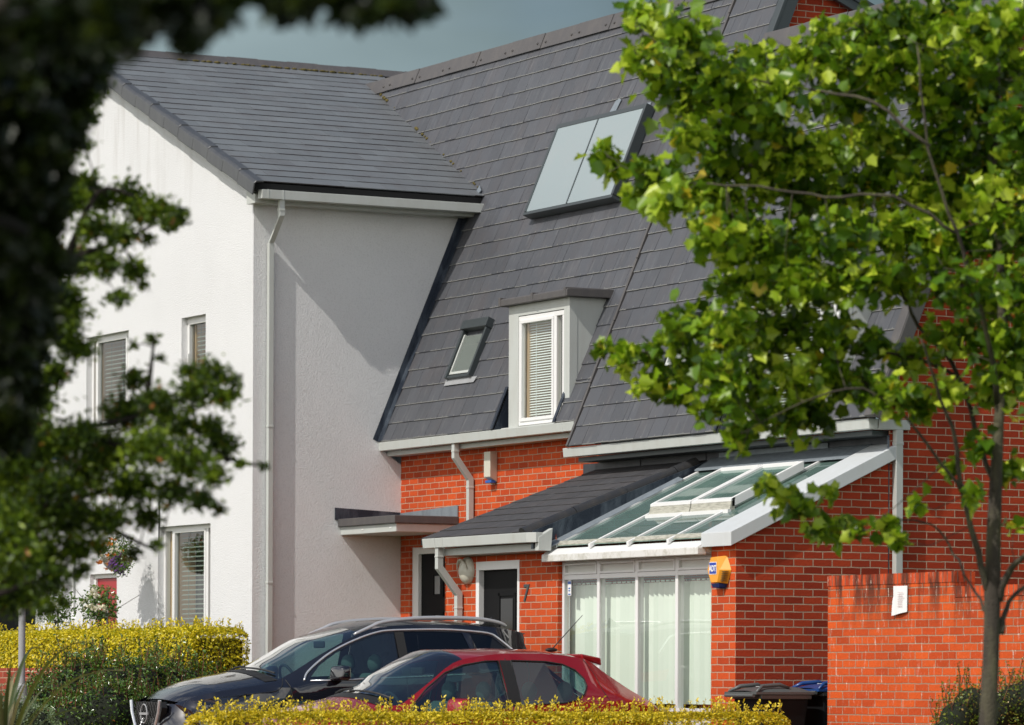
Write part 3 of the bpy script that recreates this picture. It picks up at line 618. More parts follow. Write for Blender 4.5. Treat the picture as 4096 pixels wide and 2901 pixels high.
gutter(nh, -40.64, -34.40, 22.70, 3.553, 3.656, (-37.0, -35.0))
b = MB(); b.box((-34.515, 22.825, 3.553), (-34.395, 23.20, 3.654)); b.build('gutter_return', M['grey'], nh, bevel=.005)
b = MB(); b.box((-40.50, 22.83, 3.50), (-34.53, F0 - .02, 3.548)); b.build('soffit', M['frame_dark'], nh)
b = MB(); b.box((-40.88, F0 - .045, 2.9), (XS + .0, F0 - .003, 3.499))
for x in (-39.6, -38.2, -37.0, -35.9): b.box((x, F0 - .052, 2.9), (x + .02, F0 - .045, 3.5))
b.build('cladding', M['clad'], nh)
b = MB(); b.prism([(-37.9, F0 - .056, 3.28), (-35.75, F0 - .056, 3.33), (-35.75, F0 - .056, 3.49), (-37.9, F0 - .056, 3.49)], (0, .006, 0)); b.build('lead_apron', M['lead_pale'], nh)
# downpipes
b = MB(); Xp = -43.61
b.rtube([(Xp, 22.895, 3.86), (Xp, 22.895, 3.70), (Xp, 23.095, 3.44), (Xp, 23.095, 2.9)], .034, .034, (1, 0, 0), [(0, 1, 0), (0, 1, .4), (0, 1, .4), (0, 1, 0)])
for y, z in ((22.895, 3.76), (23.095, 3.33)): b.box((Xp - .038, y - .038, z), (Xp + .038, y + .038, z + .025))
b.build('downpipe', M['grey'], bh, bevel=.004)
b = MB(); b.box((XS + .003, 23.03, .1), (XS + .075, 23.11, 3.552)); b.box((XS + .002, 23.025, 3.40), (XS + .08, 23.115, 3.43)); b.box((XS + .002, 23.025, 2.02), (XS + .08, 23.115, 2.05)); b.build('downpipe', M['grey'], nh, bevel=.004)

# dormers
def dormer(parent, x0, x1, wx0, wx1, dz, dy, splits, casement, flap):
    Yd = 22.95 + dy; zt = 5.40 + dz; zb = 3.965 + dz
    root = MB()
    root.box((x0, Yd, zb), (wx0, Yd + .10, zt)); root.box((wx1, Yd, zb), (x1 - .07, Yd + .10, zt)); root.box((wx0, Yd + .001, 5.275 + dz), (wx1, Yd + .10, zt))
    root.box((x0 - .002, Yd - .004, 5.13 + dz), (wx0 + .002, Yd - .0005, 5.14 + dz)) if 0 else None
    root.box((x1 - .068, Yd + .0, zb), (x1, Yd + .10, zt))
    yb = 22.841 + (zt - 3.97) * .42
    root.add([(x1 - .004, Yd + .1, zb), (x1 - .004, Yd + .1, zt), (x1 - .004, yb, zt)], [(0, 1, 2)])
    root.add([(x0 + .004, Yd + .1, zb), (x0 + .004, Yd + .1, zt), (x0 + .004, yb, zt)], [(0, 1, 2)])
    d = root.build('dormer', M['grey'], parent, bevel=0)
    b = MB(); yb2 = 22.841 + (zt + .08 - 3.97) * .42 + .02
    b.prism([(x0 - .10, Yd - .09, zt + .003), (x0 - .10, Yd - .09, zt + .075), (x0 - .10, Yd - .07, zt + .09), (x0 - .10, yb2, zt + .10), (x0 - .10, yb2, zt + .003)], (x1 - x0 + .19, 0, 0))
    n_ = max(2, int((x1 - x0) / .7))
    for i in range(n_ + 1):
        x = x0 - .09 + (x1 - x0 + .11) * i / n_; b.box((x, Yd - .097, zt), (x + .05, yb2 - .05, zt + .105))
    b.build('dormer_roof', M['ridge'], d, bevel=.006)
    sash_window(d, wx0, wx1, 3.995 + dz, 5.265 + dz, Yd + .006, splits, blind='blind', gap=.030, casement=casement)
    # cut edges of the slates
    fx0, fx1 = flap; za, zb_ = 3.97 + dz, 4.45 + dz
    b = MB()
    for fx in (fx0, fx1):
        o_ = .03 if dz else 0
        b.prism([rp(fx - .03, za, .018 + o_), rp(fx - .03, zb_ + .02, .018 + o_), rp(fx - .03, zb_ + .02, .032 + o_), rp(fx - .03, za, .032 + o_)], (.055, 0, 0))
    b.add([rp(fx0 + .02, za), rp(fx0 + .02, zb_), (fx0 + .02, rp(0, zb_).y, za)], [(0, 1, 2)]); b.add([(fx0 + .02, rp(0, zb_).y, za), (x0, rp(0, zb_).y, za), (x0, rp(0, zb_).y, zb_), (fx0 + .02, rp(0, zb_).y, zb_)], [(0, 1, 2, 3)])
    b.build('flashing', M['lead'], d, fixn=False)
    b = MB(); b.box((x0, Yd - .10, zb - .02), (x1, Yd + .0, zb + .012)); b.build('sill', M['grey'], d, bevel=.003)
    return d
dormer(bh, -42.38, -40.93, -42.15, -41.06, 0, 0, (-41.28,), (0,), (-42.56, -41.06))
dormer(nh, -37.09, -35.02, -36.93, -35.12, -.30, -.14, (-36.55, -35.45), (0, 2), (-37.29, -35.14))
# roof windows
def roof_window(parent, x0, x1, za, zb, off=0):
    def bx(b, xa, xb, z0_, z1_, o0, o1): b.hexa([rp(xa, z0_, o0 + off), rp(xb, z0_, o0 + off), rp(xb, z0_, o1 + off), rp(xa, z0_, o1 + off), rp(xa, z1_, o0 + off), rp(xb, z1_, o0 + off), rp(xb, z1_, o1 + off), rp(xa, z1_, o1 + off)])
    b = MB(); bx(b, x0, x0 + .04, za, zb - .11, .0, .075); bx(b, x1 - .04, x1, za, zb - .11, .0, .08); bx(b, x0 + .04, x1 - .04, za, za + .035, 0, .06); bx(b, x0 - .005, x1 + .008, zb - .11, zb, 0, .105)
    r_ = b.build('roof_window', M['frame_dark'], parent, bevel=.006)
    b = MB(); bx(b, x0 + .055, x0 + .085, za + .05, zb - .16, .01, .05); bx(b, x1 - .085, x1 - .055, za + .05, zb - .16, .01, .05); bx(b, x0 + .085, x1 - .085, za + .05, za + .08, .01, .05); b.build('sash', M['grey'], r_)
    MB().add([rp(x0 + .08, za + .07, .035 + off), rp(x1 - .08, za + .07, .035 + off), rp(x1 - .08, zb - .16, .035 + off), rp(x0 + .08, zb - .16, .035 + off)], [(0, 1, 2, 3)]).build('pane', M['glass'], r_, fixn=False)
    MB().add([rp(x0 + .08, za + .07, .014 + off), rp(x1 - .08, za + .07, .014 + off), rp(x1 - .08, zb - .16, .014 + off), rp(x0 + .08, zb - .16, .014 + off)], [(0, 1, 2, 3)]).build('blind', M['roof_blind'], r_, fixn=False)
    b = MB(); b.prism([rp(x0 - .03, za - .07, .016 + off), rp(x1 + .09, za - .07, .016 + off), rp(x1 + .13, za + .0, .016 + off), rp(x0 - .03, za + .0, .016 + off)], RN * .006); b.build('flashing', M['pole'], r_)
roof_window(bh, -44.24, -43.60, 4.66, 5.36)
roof_window(nh, -38.90, -38.26, 4.40, 5.10, .03)
# solar panel
def solar():
    x0, x1, za, zb = -43.62, -41.50, 6.60, 7.70; of = .13
    def bx(b, xa, xb, z0_, z1_, o0, o1): b.hexa([rp(xa, z0_, o0), rp(xb, z0_, o0), rp(xb, z0_, o1), rp(xa, z0_, o1), rp(xa, z1_, o0), rp(xb, z1_, o0), rp(xb, z1_, o1), rp(xa, z1_, o1)])
    b = MB(); bx(b, x0, x1, za, zb, .03, of); r_ = b.build('solar_panel', M['frame_dark'], bh, bevel=.004)
    b = MB(); bx(b, x0 - .015, x1 + .015, za - .012, za + .02, .02, of + .012); bx(b, x0 - .015, x1 + .015, zb - .04, zb + .012, .02, of + .012); bx(b, x0 - .015, x0 + .035, za + .03, zb - .04, .02, of + .012); bx(b, x1 - .035, x1 + .015, za + .03, zb - .04, .02, of + .012)
    xm = -42.60; bx(b, xm - .012, xm + .012, za + .03, zb - .04, .02, of + .010); b.build('frame', M['frame_dark'], r_)
    for xa, xb in ((x0 + .035, xm - .012), (xm + .012, x1 - .035)):
        b = MB(); nn = 40
        for i in range(nn):
            u0 = za + .03 + (zb - za - .07) * i / nn; u1 = za + .03 + (zb - za - .07) * (i + 1) / nn
            b.add([rp(xa, u0, of + .003), rp(xb, u0, of + .003), rp(xb, u1, of + .006), rp(xa, u1, of + .006)], [(0, 1, 2, 3)], rnd=.5)
        b.build('collector', M['panel'], r_, fixn=False)
    b = MB(); b.prism([rp(-42.62, 7.80, .014), rp(-42.47, 7.80, .014), rp(-42.44, 7.93, .014), rp(-42.50, 7.95, .014), rp(-42.57, 7.93, .014)], RN * .008); b.build('pipe_cover', M['lead_pale'], r_)
    b = MB(); b.prism([rp(-41.80, 7.735, .014), rp(-41.64, 7.735, .014), rp(-41.64, 7.80, .014), rp(-41.80, 7.80, .014)], RN * .008); b.build('pipe_cover', M['lead_pale'], r_)
solar()

# canopy in the corner over the left door
b = MB(); b.box((XW + .002, 22.28, 2.915), (-43.99, F0 - .002, 3.01)); cn = b.build('canopy', M['ridge'], bh, bevel=.008, label='flat canopy over the left door')
b = MB(); b.box((XW + .004, 22.32, 2.815), (-44.03, F0 - .004, 2.913)); b.build('fascia', M['grey'], cn, bevel=.004)
b = MB(); b.prism([(XW + .003, 22.24, 3.0), (XW + .003, F0 - .01, 3.0), (XW + .003, F0 - .01, 3.11), (XW + .003, 22.24, 3.15)], (.012, 0, 0)); b.build('lead_upstand', M['lead'], cn)
b = MB(); b.prism([(XW + .01, F0 - .006, 3.0), (-44.0, F0 - .006, 3.0), (-44.0, F0 - .006, 3.145), (XW + .01, F0 - .006, 3.10)], (0, -.012, 0)); b.build('lead_upstand', M['lead_pale'], cn)
b = MB()
for x in (-44.95, -44.2): b.box((x, 22.314, 2.86), (x + .05, 22.318, 2.872))
b.build('marker', M['white'], cn)
# left door
b = MB(); b.box((-45.28, F0 + .03, .1), (-45.12, F0 + .10, 2.67)); b.box((-44.40, F0 + .03, .1), (-44.352, F0 + .10, 2.67)); b.box((-45.12, F0 + .031, 2.585), (-44.40, F0 + .10, 2.67)); fr_ = b.build('door_frame', M['white'], bh, bevel=.004)
b = MB(); b.box((-45.12, F0 + .075, .12), (-44.40, F0 + .10, 2.585)); d_ = b.build('door', M['black'], bh, label='black door with small square panes, beside the white wall')
for z in (2.05, 1.57, 1.1):
    b = MB(); frame_y(b, -44.80, -44.52, z, z + .30, F0 + .06, .03, .016); b.build('moulding', M['black'], d_)
    pane_y('pane', M['door_pane'], d_, -44.76, -44.62, z + .04, z + .26, F0 + .072)

# ---------------------------------------------------------------- lean-to porch of number 7
PT = .3733
zl = lambda y: 2.60 + (y - 20.90) * PT
poly_wall('porch_wall', M['brick'], nh, 'Y', F1, [(-40.588, -.2), (-38.034, -.2), (-38.034, 2.40), (-38.10, 2.62), (-40.588, 2.62)], [(-39.873, -38.885, .05, 2.33)], .10)
b = MB(); b.add([(-40.588, F1, -.2), (-40.588, F0, -.2), (-40.588, F0, zl(F0) - .05), (-40.588, F1, zl(F1) - .05)], [(0, 1, 2, 3)]); b.add([(-38.034, F1, -.2), (-38.034, F1 + .12, -.2), (-38.034, F1 + .12, 2.35), (-38.034, F1, 2.35)], [(0, 1, 2, 3)]); b.build('porch_side_wall', M['brick'], nh, fixn=False)
b = MB(); slates(b, (-40.60, 20.90, 2.60), (1, 0, 0), (0, 1, PT), 0, 2.42, 0, 2.39, w=.30, g=.24, th=.006, hooks=False, ew=.001, er=-1.0); ps = b.build('porch_slates', M['slate_porch'], nh)
b = MB(); b.prism([(-40.62, 20.90, 2.585), (-40.62, F0, zl(F0) - .015), (-40.62, F0, zl(F0) - .08), (-40.62, 20.90, 2.53)], (2.45, 0, 0)); b.build('porch_roof_deck', M['under'], nh)
gutter(nh, -40.49, -38.10, 20.845, 2.487, 2.592, (-40.2, -40.02))
b = MB(); b.prism([(-38.10, 20.846, 2.592), (-37.98, 20.90, 2.592), (-37.98, 20.98, 2.592), (-38.10, 20.965, 2.592)], (0, 0, -.105)); b.build('gutter_end', M['grey'], nh, bevel=.004)
b = MB(); b.box((-40.30, 20.975, 2.40), (-38.06, F1 - .003, 2.482)); b.build('fascia', M['grey'], nh, bevel=.003)
b = MB(); b.prism([(-38.055, 20.93, 2.40), (-38.055, 21.08, 2.40), (-38.055, 21.10, 2.64), (-38.055, 20.93, 2.54)], (.08, 0, 0)); b.build('gutter_bracket', M['grey'], nh, bevel=.003)
y = 20.86; k = 0
while y < 22.98:
    ye = min(y + .62, 23.0); b = MB(); r0 = .080 + .005 * (k % 2)
    b.tube([(-38.19, y, zl(y) - .015), (-38.19, ye - .008, zl(ye) - .015)], r0, 14); b.build('verge_tile', M['verge_dark'], nh, smooth='auto'); y = ye; k += 1
zg = lambda y: 2.43 + (y - 21.10) * .467
b = MB(); b.prism([(-38.14, 20.93, 2.42), (-38.14, 22.95, zg(22.95) - .02), (-38.14, 23.05, zl(23.05)), (-38.14, 20.93, zl(20.93) + .0)], (.05, 0, 0)); b.build('lead_cheek', M['lead'], nh)
b = MB(); yy = [21.02 + .12 * i for i in range(15)]
for i in range(14):
    j0, j1 = .012 * math.sin(i * 1.9), .012 * math.sin((i + 1) * 1.9); a_, c_ = yy[i], yy[i + 1]
    b.add([(-38.105, a_, zg(a_) + .055), (-38.105, c_, zg(c_) + .055), (-37.98 + j1, c_, zg(c_) + .022), (-37.98 + j0, a_, zg(a_) + .022)], [(0, 1, 2, 3)])
b.build('lead_soaker', M['lead_pale'], nh, fixn=False)
b = MB(); Xp = -40.19
b.rtube([(Xp, 20.905, 2.49), (Xp, 20.905, 2.27), (Xp, 21.145, 1.98), (Xp, 21.145, -.1)], .035, .035, (1, 0, 0), [(0, 1, 0), (0, 1, .45), (0, 1, .45), (0, 1, 0)])
for y_, z_ in ((20.905, 2.38), (21.145, 1.82)): b.box((Xp - .039, y_ - .039, z_), (Xp + .039, y_ + .039, z_ + .02))
b.build('downpipe', M['grey'], nh, bevel=.004)
# door 7
b = MB(); b.box((-39.873, F1 - .008, .05), (-39.80, F1 + .09, 2.33)); b.box((-38.93, F1 - .006, .05), (-38.885, F1 + .09, 2.33)); b.box((-39.80, F1 - .007, 2.235), (-38.93, F1 + .09, 2.33)); b.build('door_frame', M['white'], nh, bevel=.004)
b = MB(); b.box((-39.80, F1 + .055, .08), (-38.93, F1 + .085, 2.235)); b.box((-39.45, F1 + .045, 1.45), (-39.42, F1 + .055, 1.98)); b.box((-39.45, F1 + .045, 1.95), (-39.08, F1 + .055, 1.98)); b.box((-39.45, F1 + .044, 1.42), (-39.24, F1 + .054, 1.50)); b.box((-39.27, F1 + .043, .4), (-39.24, F1 + .053, 1.42)); b.box((-39.09, F1 + .045, .4), (-39.06, F1 + .055, 1.98))
d7 = b.build('door', M['black'], nh, label='black door with an oddly shaped panel, left of the number 7')
pane_y('pane', M['black_gloss'], d7, -39.40, -39.13, 1.54, 1.92, F1 + .05)
b = MB(); b.box((-39.02, F1 + .02, 1.08), (-38.99, F1 + .055, 1.20)); b.build('handle', M['chrome'], d7)
text_mesh('7', 'house_number', .26, M['frame_dark'], nh, (-38.73, F1 - .006, 2.0 - .04), (1, 0, 0), (.10, 0, 1), .004, label='dark numeral 7 on the brickwork', bold=.004)

# conservatory
C0, C1 = -38.03, -34.93
mull = [(-38.03, -37.985), (-37.29, -37.235), (-36.50, -36.445), (-35.70, -35.645), (-34.965, -34.925)]
b = MB(); YC = F1 + .045
for a_, c_ in mull: b.box((a_, YC, -.1), (c_, YC + .075, 2.295))
for i in range(4):
    a_, c_ = mull[i][1], mull[i + 1][0]
    b.box((a_, YC + .002, 2.095), (c_, YC + .07, 2.145)); b.box((a_, YC + .003, .70), (c_, YC + .07, .76)); b.box((a_, YC + .001, 2.27), (c_, YC + .07, 2.295))
cs = b.build('conservatory_frame', M['white'], nh, bevel=.004)
for i in range(4):
    a_, c_ = mull[i][1], mull[i + 1][0]; b = MB(); frame_y(b, a_ + .002, c_ - .002, 2.148, 2.268, YC - .006, .022, .05); b.build('fanlight_sash', M['white'], cs)
    b = MB(); b.box((a_ + .02, YC + .03, 2.165), (c_ - .02, YC + .034, 2.25)); b.build('fanlight_panel', M['screen'], cs)
    pane_y('pane', M['glass'], cs, a_, c_, .76, 2.10, YC + .02)
    b = MB(); b.box((a_, YC + .004, .0), (c_, YC + .05, .70)); b.build('base_panel', M['white'], cs)
    b = MB(); x = a_ - .03
    while x < c_ + .02:
        an = random.uniform(-.18, .25) + .30; w2 = .056; dx, dy = w2 * math.cos(an), w2 * math.sin(an); yb = YC + .145
        b.add([(x - dx, yb - dy, .80), (x + dx, yb + dy, .80), (x + dx, yb + dy, 2.04), (x - dx, yb - dy, 2.04)], [(0, 1, 2, 3)]); b.box((x - .038, yb - .004, 2.045), (x + .03, yb + .004, 2.062)); x += .0985
    b.build('vertical_blind', M['vblind'], cs, fixn=False)
b = MB(); b.box((mull[0][1] + .055, YC + .012, 1.93), (mull[0][1] + .13, YC + .017, 2.09)); stk = b.build('sticker', M['paper'], cs)
b = MB(); b.box((mull[0][1] + .062, YC + .009, 2.05), (mull[0][1] + .123, YC + .012, 2.08)); b.box((mull[0][1] + .075, YC + .009, 2.0), (mull[0][1] + .11, YC + .012, 2.012)); b.box((mull[0][1] + .075, YC + .009, 1.975), (mull[0][1] + .11, YC + .012, 1.987)); b.box((mull[0][1] + .07, YC + .009, 1.938), (mull[0][1] + .118, YC + .012, 1.95)); b.build('print', M['blue_pl'], stk)
b = MB(); b.box((C0 - .10, F1 - .15, 2.285), (C1 - .01, F1 - .05, 2.356)); b.build('eaves_fascia', M['white_dirty'], cs, bevel=.006)
b = MB(); b.prism([(C0 - .10, F1 - .148, 2.358), (C0 - .10, F1 - .04, 2.425), (C0 - .10, F1 + .04, 2.425), (C0 - .10, F1 + .04, 2.29), (C0 - .10, F1 - .148, 2.355)], (C1 - C0 + .08, 0, 0)); b.build('eaves_beam', M['white'], cs)
b = MB()
for a_, c_ in ((21.16, 21.20),): b.prism([(C0 - .02, a_, zg(a_) + .012), (C0 - .02, c_, zg(c_) + .03), (C0 - .02, c_, zg(c_) - .01), (C0 - .02, a_, zg(a_) - .01)], (C1 - C0, 0, 0))
b.build('glazing_cap', M['mossy'], cs)
def bar(b, x, w, ya, yb, o0, o1): b.prism([(x - w / 2, ya, zg(ya) + o0), (x - w / 2, yb, zg(yb) + o0), (x - w / 2, yb, zg(yb) + o1), (x - w / 2, ya, zg(ya) + o1)], (w, 0, 0))
cr = MB()
for a_, c_ in mull[1:4]: bar(cr, (a_ + c_) / 2 + .06, .040, 21.10, 22.95, -.02, .024)
b = cr; bar(b, C0 + .02, .05, 21.15, 22.9, -.02, .02)
crf = b.build('glazing_bars', M['white'], cs, bevel=.004)
b = MB(); b.add([(C0, 21.14, zg(21.14)), (C1, 21.14, zg(21.14)), (C1, 22.95, zg(22.95)), (C0, 22.95, zg(22.95))], [(0, 1, 2, 3)]); b.build('roof_glass', M['glass_green'], cs, fixn=False)
b = MB(); b.prism([(C0 - .02, 22.88, zg(22.88) + .03), (C0 - .02, F0 - .05, zg(22.88) + .16), (C0 - .02, F0 - .05, zg(22.88) + .18), (C0 - .02, 22.88, zg(22.88) + .045)], (C1 - C0, 0, 0)); b.build('lead_flashing', M['lead_pale'], cs)
# opening roof vents
for (xa, xb) in ((-37.13, -36.32), (-36.30, -35.52)):
    b = MB(); ya, yb = 21.80, 22.66
    for (p0, p1) in ((xa, xa + .045), (xb - .045, xb)): b.prism([(p0, ya, zg(ya) + .03), (p0, yb, zg(yb) + .03), (p0, yb, zg(yb) + .125), (p0, ya, zg(ya) + .125)], (p1 - p0, 0, 0))
    b.prism([(xa + .045, yb - .04, zg(yb) + .03), (xa + .045, yb, zg(yb) + .03), (xa + .045, yb, zg(yb) + .124), (xa + .045, yb - .04, zg(yb) + .12)], (xb - xa - .09, 0, 0)); v_ = b.build('roof_vent', M['white'], cs, bevel=.004)
    b = MB(); b.prism([(xa, ya - .03, zg(ya) - .005), (xa, ya - .006, zg(ya) + .092), (xa, ya + .035, zg(ya + .035) + .10), (xa, ya + .035, zg(ya))], (xb - xa, 0, 0)); b.build('vent_front', M['mossy'], v_)
    b = MB(); b.prism([(xa, ya - .008, zg(ya) + .093), (xa, ya - .008, zg(ya) + .118), (xa, ya + .04, zg(ya + .04) + .120), (xa, ya + .04, zg(ya + .04) + .101)], (xb - xa, 0, 0)); b.build('front_rail', M['white'], v_)
    b = MB(); b.add([(xa + .04, ya + .03, zg(ya + .03) + .10), (xb - .04, ya + .03, zg(ya + .03) + .10), (xb - .04, yb - .03, zg(yb - .03) + .10), (xa + .04, yb - .03, zg(yb - .03) + .10)], [(0, 1, 2, 3)]); b.build('pane', M['glass_green'], v_, fixn=False)
b = MB(); b.box((-37.15, 21.74, zg(21.74) + .0), (-35.50, 21.78, zg(21.78) + .02)); b.build('cross_bar', M['white'], cs)
# pier and white verge cap
poly_wall('pier', M['brick'], nh, 'Y', F1, [(-34.925, -.2), (XS, -.2), (XS, 2.42), (-34.925, 2.42)], [], .1)
b = MB(); ya, yb = 21.10, F0 - .06
b.prism([(-34.96, ya, zg(ya) - .075), (-34.96, ya, zg(ya) + .065), (-34.96, yb, zg(yb) + .065), (-34.96, yb, zg(yb) - .075)], (.565, 0, 0)); b.build('verge_cap', M['cap'], nh, bevel=.006, label='white sloping cap along the conservatory end wall')
# inside floor and back of conservatory
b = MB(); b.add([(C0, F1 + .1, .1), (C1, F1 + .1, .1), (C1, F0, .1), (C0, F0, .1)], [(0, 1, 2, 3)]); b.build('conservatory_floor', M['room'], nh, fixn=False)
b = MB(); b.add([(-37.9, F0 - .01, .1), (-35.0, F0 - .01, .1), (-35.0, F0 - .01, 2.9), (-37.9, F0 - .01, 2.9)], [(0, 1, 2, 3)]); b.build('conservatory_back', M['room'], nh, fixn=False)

# ---------------------------------------------------------------- wall fixtures
t = thing('alarm_box', (-43.1, F0, 3.6), 'cream bell box with a blue base on the red brick under the gutter', 'alarm box', 'alarm boxes on the house fronts')
def alarm(t, x, y, z, w=.18, h=.36, d=.11):
    b = MB(); b.prism([(x - w / 2, y, z), (x - w / 2 + .02, y - d, z + .06), (x - w / 2 + .02, y - d, z + h), (x - w / 2, y, z + h + .01)], (w - .02, 0, 0)); b.build('cover', M['cream'], t, bevel=.008)
    b = MB(); b.box((x - w / 2 + .02, y - d + .02, z - .010), (x + w / 2 - .02, y - .02, z + .022)); b.build('strobe', M['blue_pl'], t, bevel=.004)
    b = MB(); b.box((x - .012, y - .04, z - .03), (x + .012, y, z - .008)); b.build('bracket', M['cream'], t)
alarm(t, -43.09, F0 - .001, 3.385)
t = thing('alarm_box', (-51.73, YW, 4.2), 'white bell box with a teal base high on the white gable wall', 'alarm box', 'alarm boxes on the house fronts')
alarm(t, -51.70, YW - .001, 4.00, .2, .40)
t = thing('alarm_box', (-34.70, F1, 2.1), 'orange hexagonal bell box with a blue and white ADT badge on the brick pier', 'alarm box', 'alarm boxes on the house fronts')
cx_, cz_ = -34.735, 2.14; hexo = [(-.10, .15), (.09, .16), (.19, -.01), (.11, -.17), (-.10, -.165), (-.19, -.005)]; hexi = [(-.085, .14), (.055, .145), (.12, -.01), (.065, -.155), (-.085, -.155), (-.165, -.005)]
b = MB(); P = [(cx_ + x, F1 - .004, cz_ + z) for x, z in hexo] + [(cx_ + x - .03, F1 - .115, cz_ + z) for x, z in hexi]
b.add(P, [tuple(range(6, 12))] + [(i, (i + 1) % 6, 6 + (i + 1) % 6, 6 + i) for i in range(6)]); b.build('cover', M['orange_pl'], t, bevel=.004)
b = MB()
for i in range(6):
    z = -.03 - i * .022; b.box((cx_ + .10 - i * .006, F1 - .09, cz_ + z), (cx_ + .172 - i * .009, F1 - .03, cz_ + z + .004))
b.build('louvres', M['frame_dark'], t)
b = MB(); b.prism([(cx_ - .13, F1 - .10, cz_ - .165), (cx_ + .05, F1 - .10, cz_ - .165), (cx_ + .09, F1 - .02, cz_ - .175), (cx_ + .07, F1 - .02, cz_ - .215), (cx_ + .01, F1 - .06, cz_ - .215), (cx_ - .10, F1 - .08, cz_ - .20)], (0, 0, -.01))
b.hexa([(cx_ - .11, F1 - .09, cz_ - .215), (cx_ + .04, F1 - .09, cz_ - .215), (cx_ + .08, F1 - .01, cz_ - .215), (cx_ - .08, F1 - .01, cz_ - .215), (cx_ - .125, F1 - .10, cz_ - .166), (cx_ + .055, F1 - .10, cz_ - .166), (cx_ + .10, F1 - .01, cz_ - .176), (cx_ - .10, F1 - .01, cz_ - .176)]); b.build('strobe', M['navy'], t)
bp = MB(); bp.box((cx_ - .145, F1 - .1185, cz_ - .06), (cx_ + .025, F1 - .1155, cz_ + .085)); bo = bp.build('badge', M['white_paint'], t)
MB().box((cx_ - .138, F1 - .1205, cz_ - .053), (cx_ + .018, F1 - .1187, cz_ + .078)).build('badge_field', M['sign_blue'], bo)
text_mesh('ADT', 'lettering', .098, M['white_paint'], bo, (cx_ - .060, F1 - .1225, cz_ + .006), (1, 0, 0), (0, 0, 1), .0012, bold=.003, sx=.82)
t.scale = (.80, .80, .84); t.location.x += .035
t = thing('wall_lamp', (-40.08, F1, 2.2), 'cream round bulkhead lamp with a slatted hood beside the porch downpipe', 'lamp')
b = MB(); b.lathe((-40.06, F1 - .002, 2.24), [(.0, -.085), (.07, -.082), (.12, -.06), (.145, -.03), (.15, 0), (.0, 0)], 'Y', 24); b.build('body', M['cream'], t, smooth='auto')
b = MB()
for i in range(5):
    r_ = .105 - i * .009; h_ = -.082 - i * .006; pts = []
    for k in range(13):
        a = math.pi * k / 12; pts.append((-40.06 + r_ * math.cos(a), F1 + h_ * .9 - .01, 2.25 + i * .012 + r_ * .9 * math.sin(a)))
    b.tube(pts, .007, 6)
b.build('hood_slats', M['cream'], t)

# ---------------------------------------------------------------- garden wall
gw = thing('garden_wall', (-32, 21.75, 0), 'stained orange brick garden wall with a stepped soldier course top', 'wall')
b = MB(); b.box((-33.655, 21.75, -.3), (-31.506, 21.97, 1.955)); b.box((-31.505, 21.751, -.3), (-24.5, 21.97, 1.815)); b.build('wall', M['brick_garden'], gw)
b = MB(); b.box((-33.657, 21.744, 1.956), (-31.503, 21.974, 2.055)); b.box((-31.502, 21.744, 1.816), (-24.5, 21.974, 1.915)); b.build('coping', M['brick_cope'], gw)
t = thing('notice', (-32.4, 21.74, 1.8), 'curled white paper notice fixed to the garden wall', 'notice')
b = MB(); n_ = 8
vs = []
for j in range(9):
    for i in range(n_ + 1):
        u = i / n_; w_ = j / 8; x = -32.50 + .235 * u; z = 1.655 + .28 * w_ + .035 * u * (1 - w_); y = 21.735 - .018 * math.sin(u * 3.1) * (1 - w_) - (.02 if i == 0 and j < 5 else 0) * (1 - w_)
        vs.append((x, y, z))
b.add(vs, [(j * (n_ + 1) + i, j * (n_ + 1) + i + 1, (j + 1) * (n_ + 1) + i + 1, (j + 1) * (n_ + 1) + i) for j in range(8) for i in range(n_)]); b.build('sheet', M['paper'], t, fixn=False)
b = MB()
for k in range(7): b.box((-32.40, 21.7145, 1.74 + k * .022), (-32.31 + random.uniform(-.02, .01), 21.7165, 1.745 + k * .022))
b.build('faded_lines', M['ink'], t)
lw = thing('low_wall', (-44, 18.2, 0), 'low dark red brick wall below the golden hedge', 'wall')
MB().box((-52, 18.15, -.1), (-43.9, 18.36, 1.16)).build('wall', M['brick_low'], lw)

# ---------------------------------------------------------------- cars
def lerp_tab(tab, x):
    xs = [p[0] for p in tab]; return [float(np.interp(x, xs, [p[k] for p in tab])) for k in range(1, len(tab[0]))]

def smooth_poly(pts, n=4, closed=False):
    out = []; m_ = len(pts)
    for i in range(m_ if closed else m_ - 1):
        p0, p1, p2, p3 = (Vector(pts[(i - 1) % m_] if closed or i > 0 else pts[0]), Vector(pts[i]), Vector(pts[(i + 1) % m_]), Vector(pts[(i + 2) % m_] if closed or i + 2 < m_ else pts[-1]))
        for k in range(n):
            t = k / n; out.append(.5 * ((2 * p1) + (p2 - p0) * t + (2 * p0 - 5 * p1 + 4 * p2 - p3) * t * t + (3 * p1 - p0 - 3 * p2 + p3) * t ** 3))
    if not closed: out.append(Vector(pts[-1]))
    return out

def in_poly(p, poly):
    r = False; n = len(poly)
    for i in range(n):
        x1, y1 = poly[i][0], poly[i][1]; x2, y2 = poly[(i + 1) % n][0], poly[(i + 1) % n][1]
        if (y1 > p[1]) != (y2 > p[1]) and p[0] < (x2 - x1) * (p[1] - y1) / (y2 - y1) + x1: r = not r
    return r

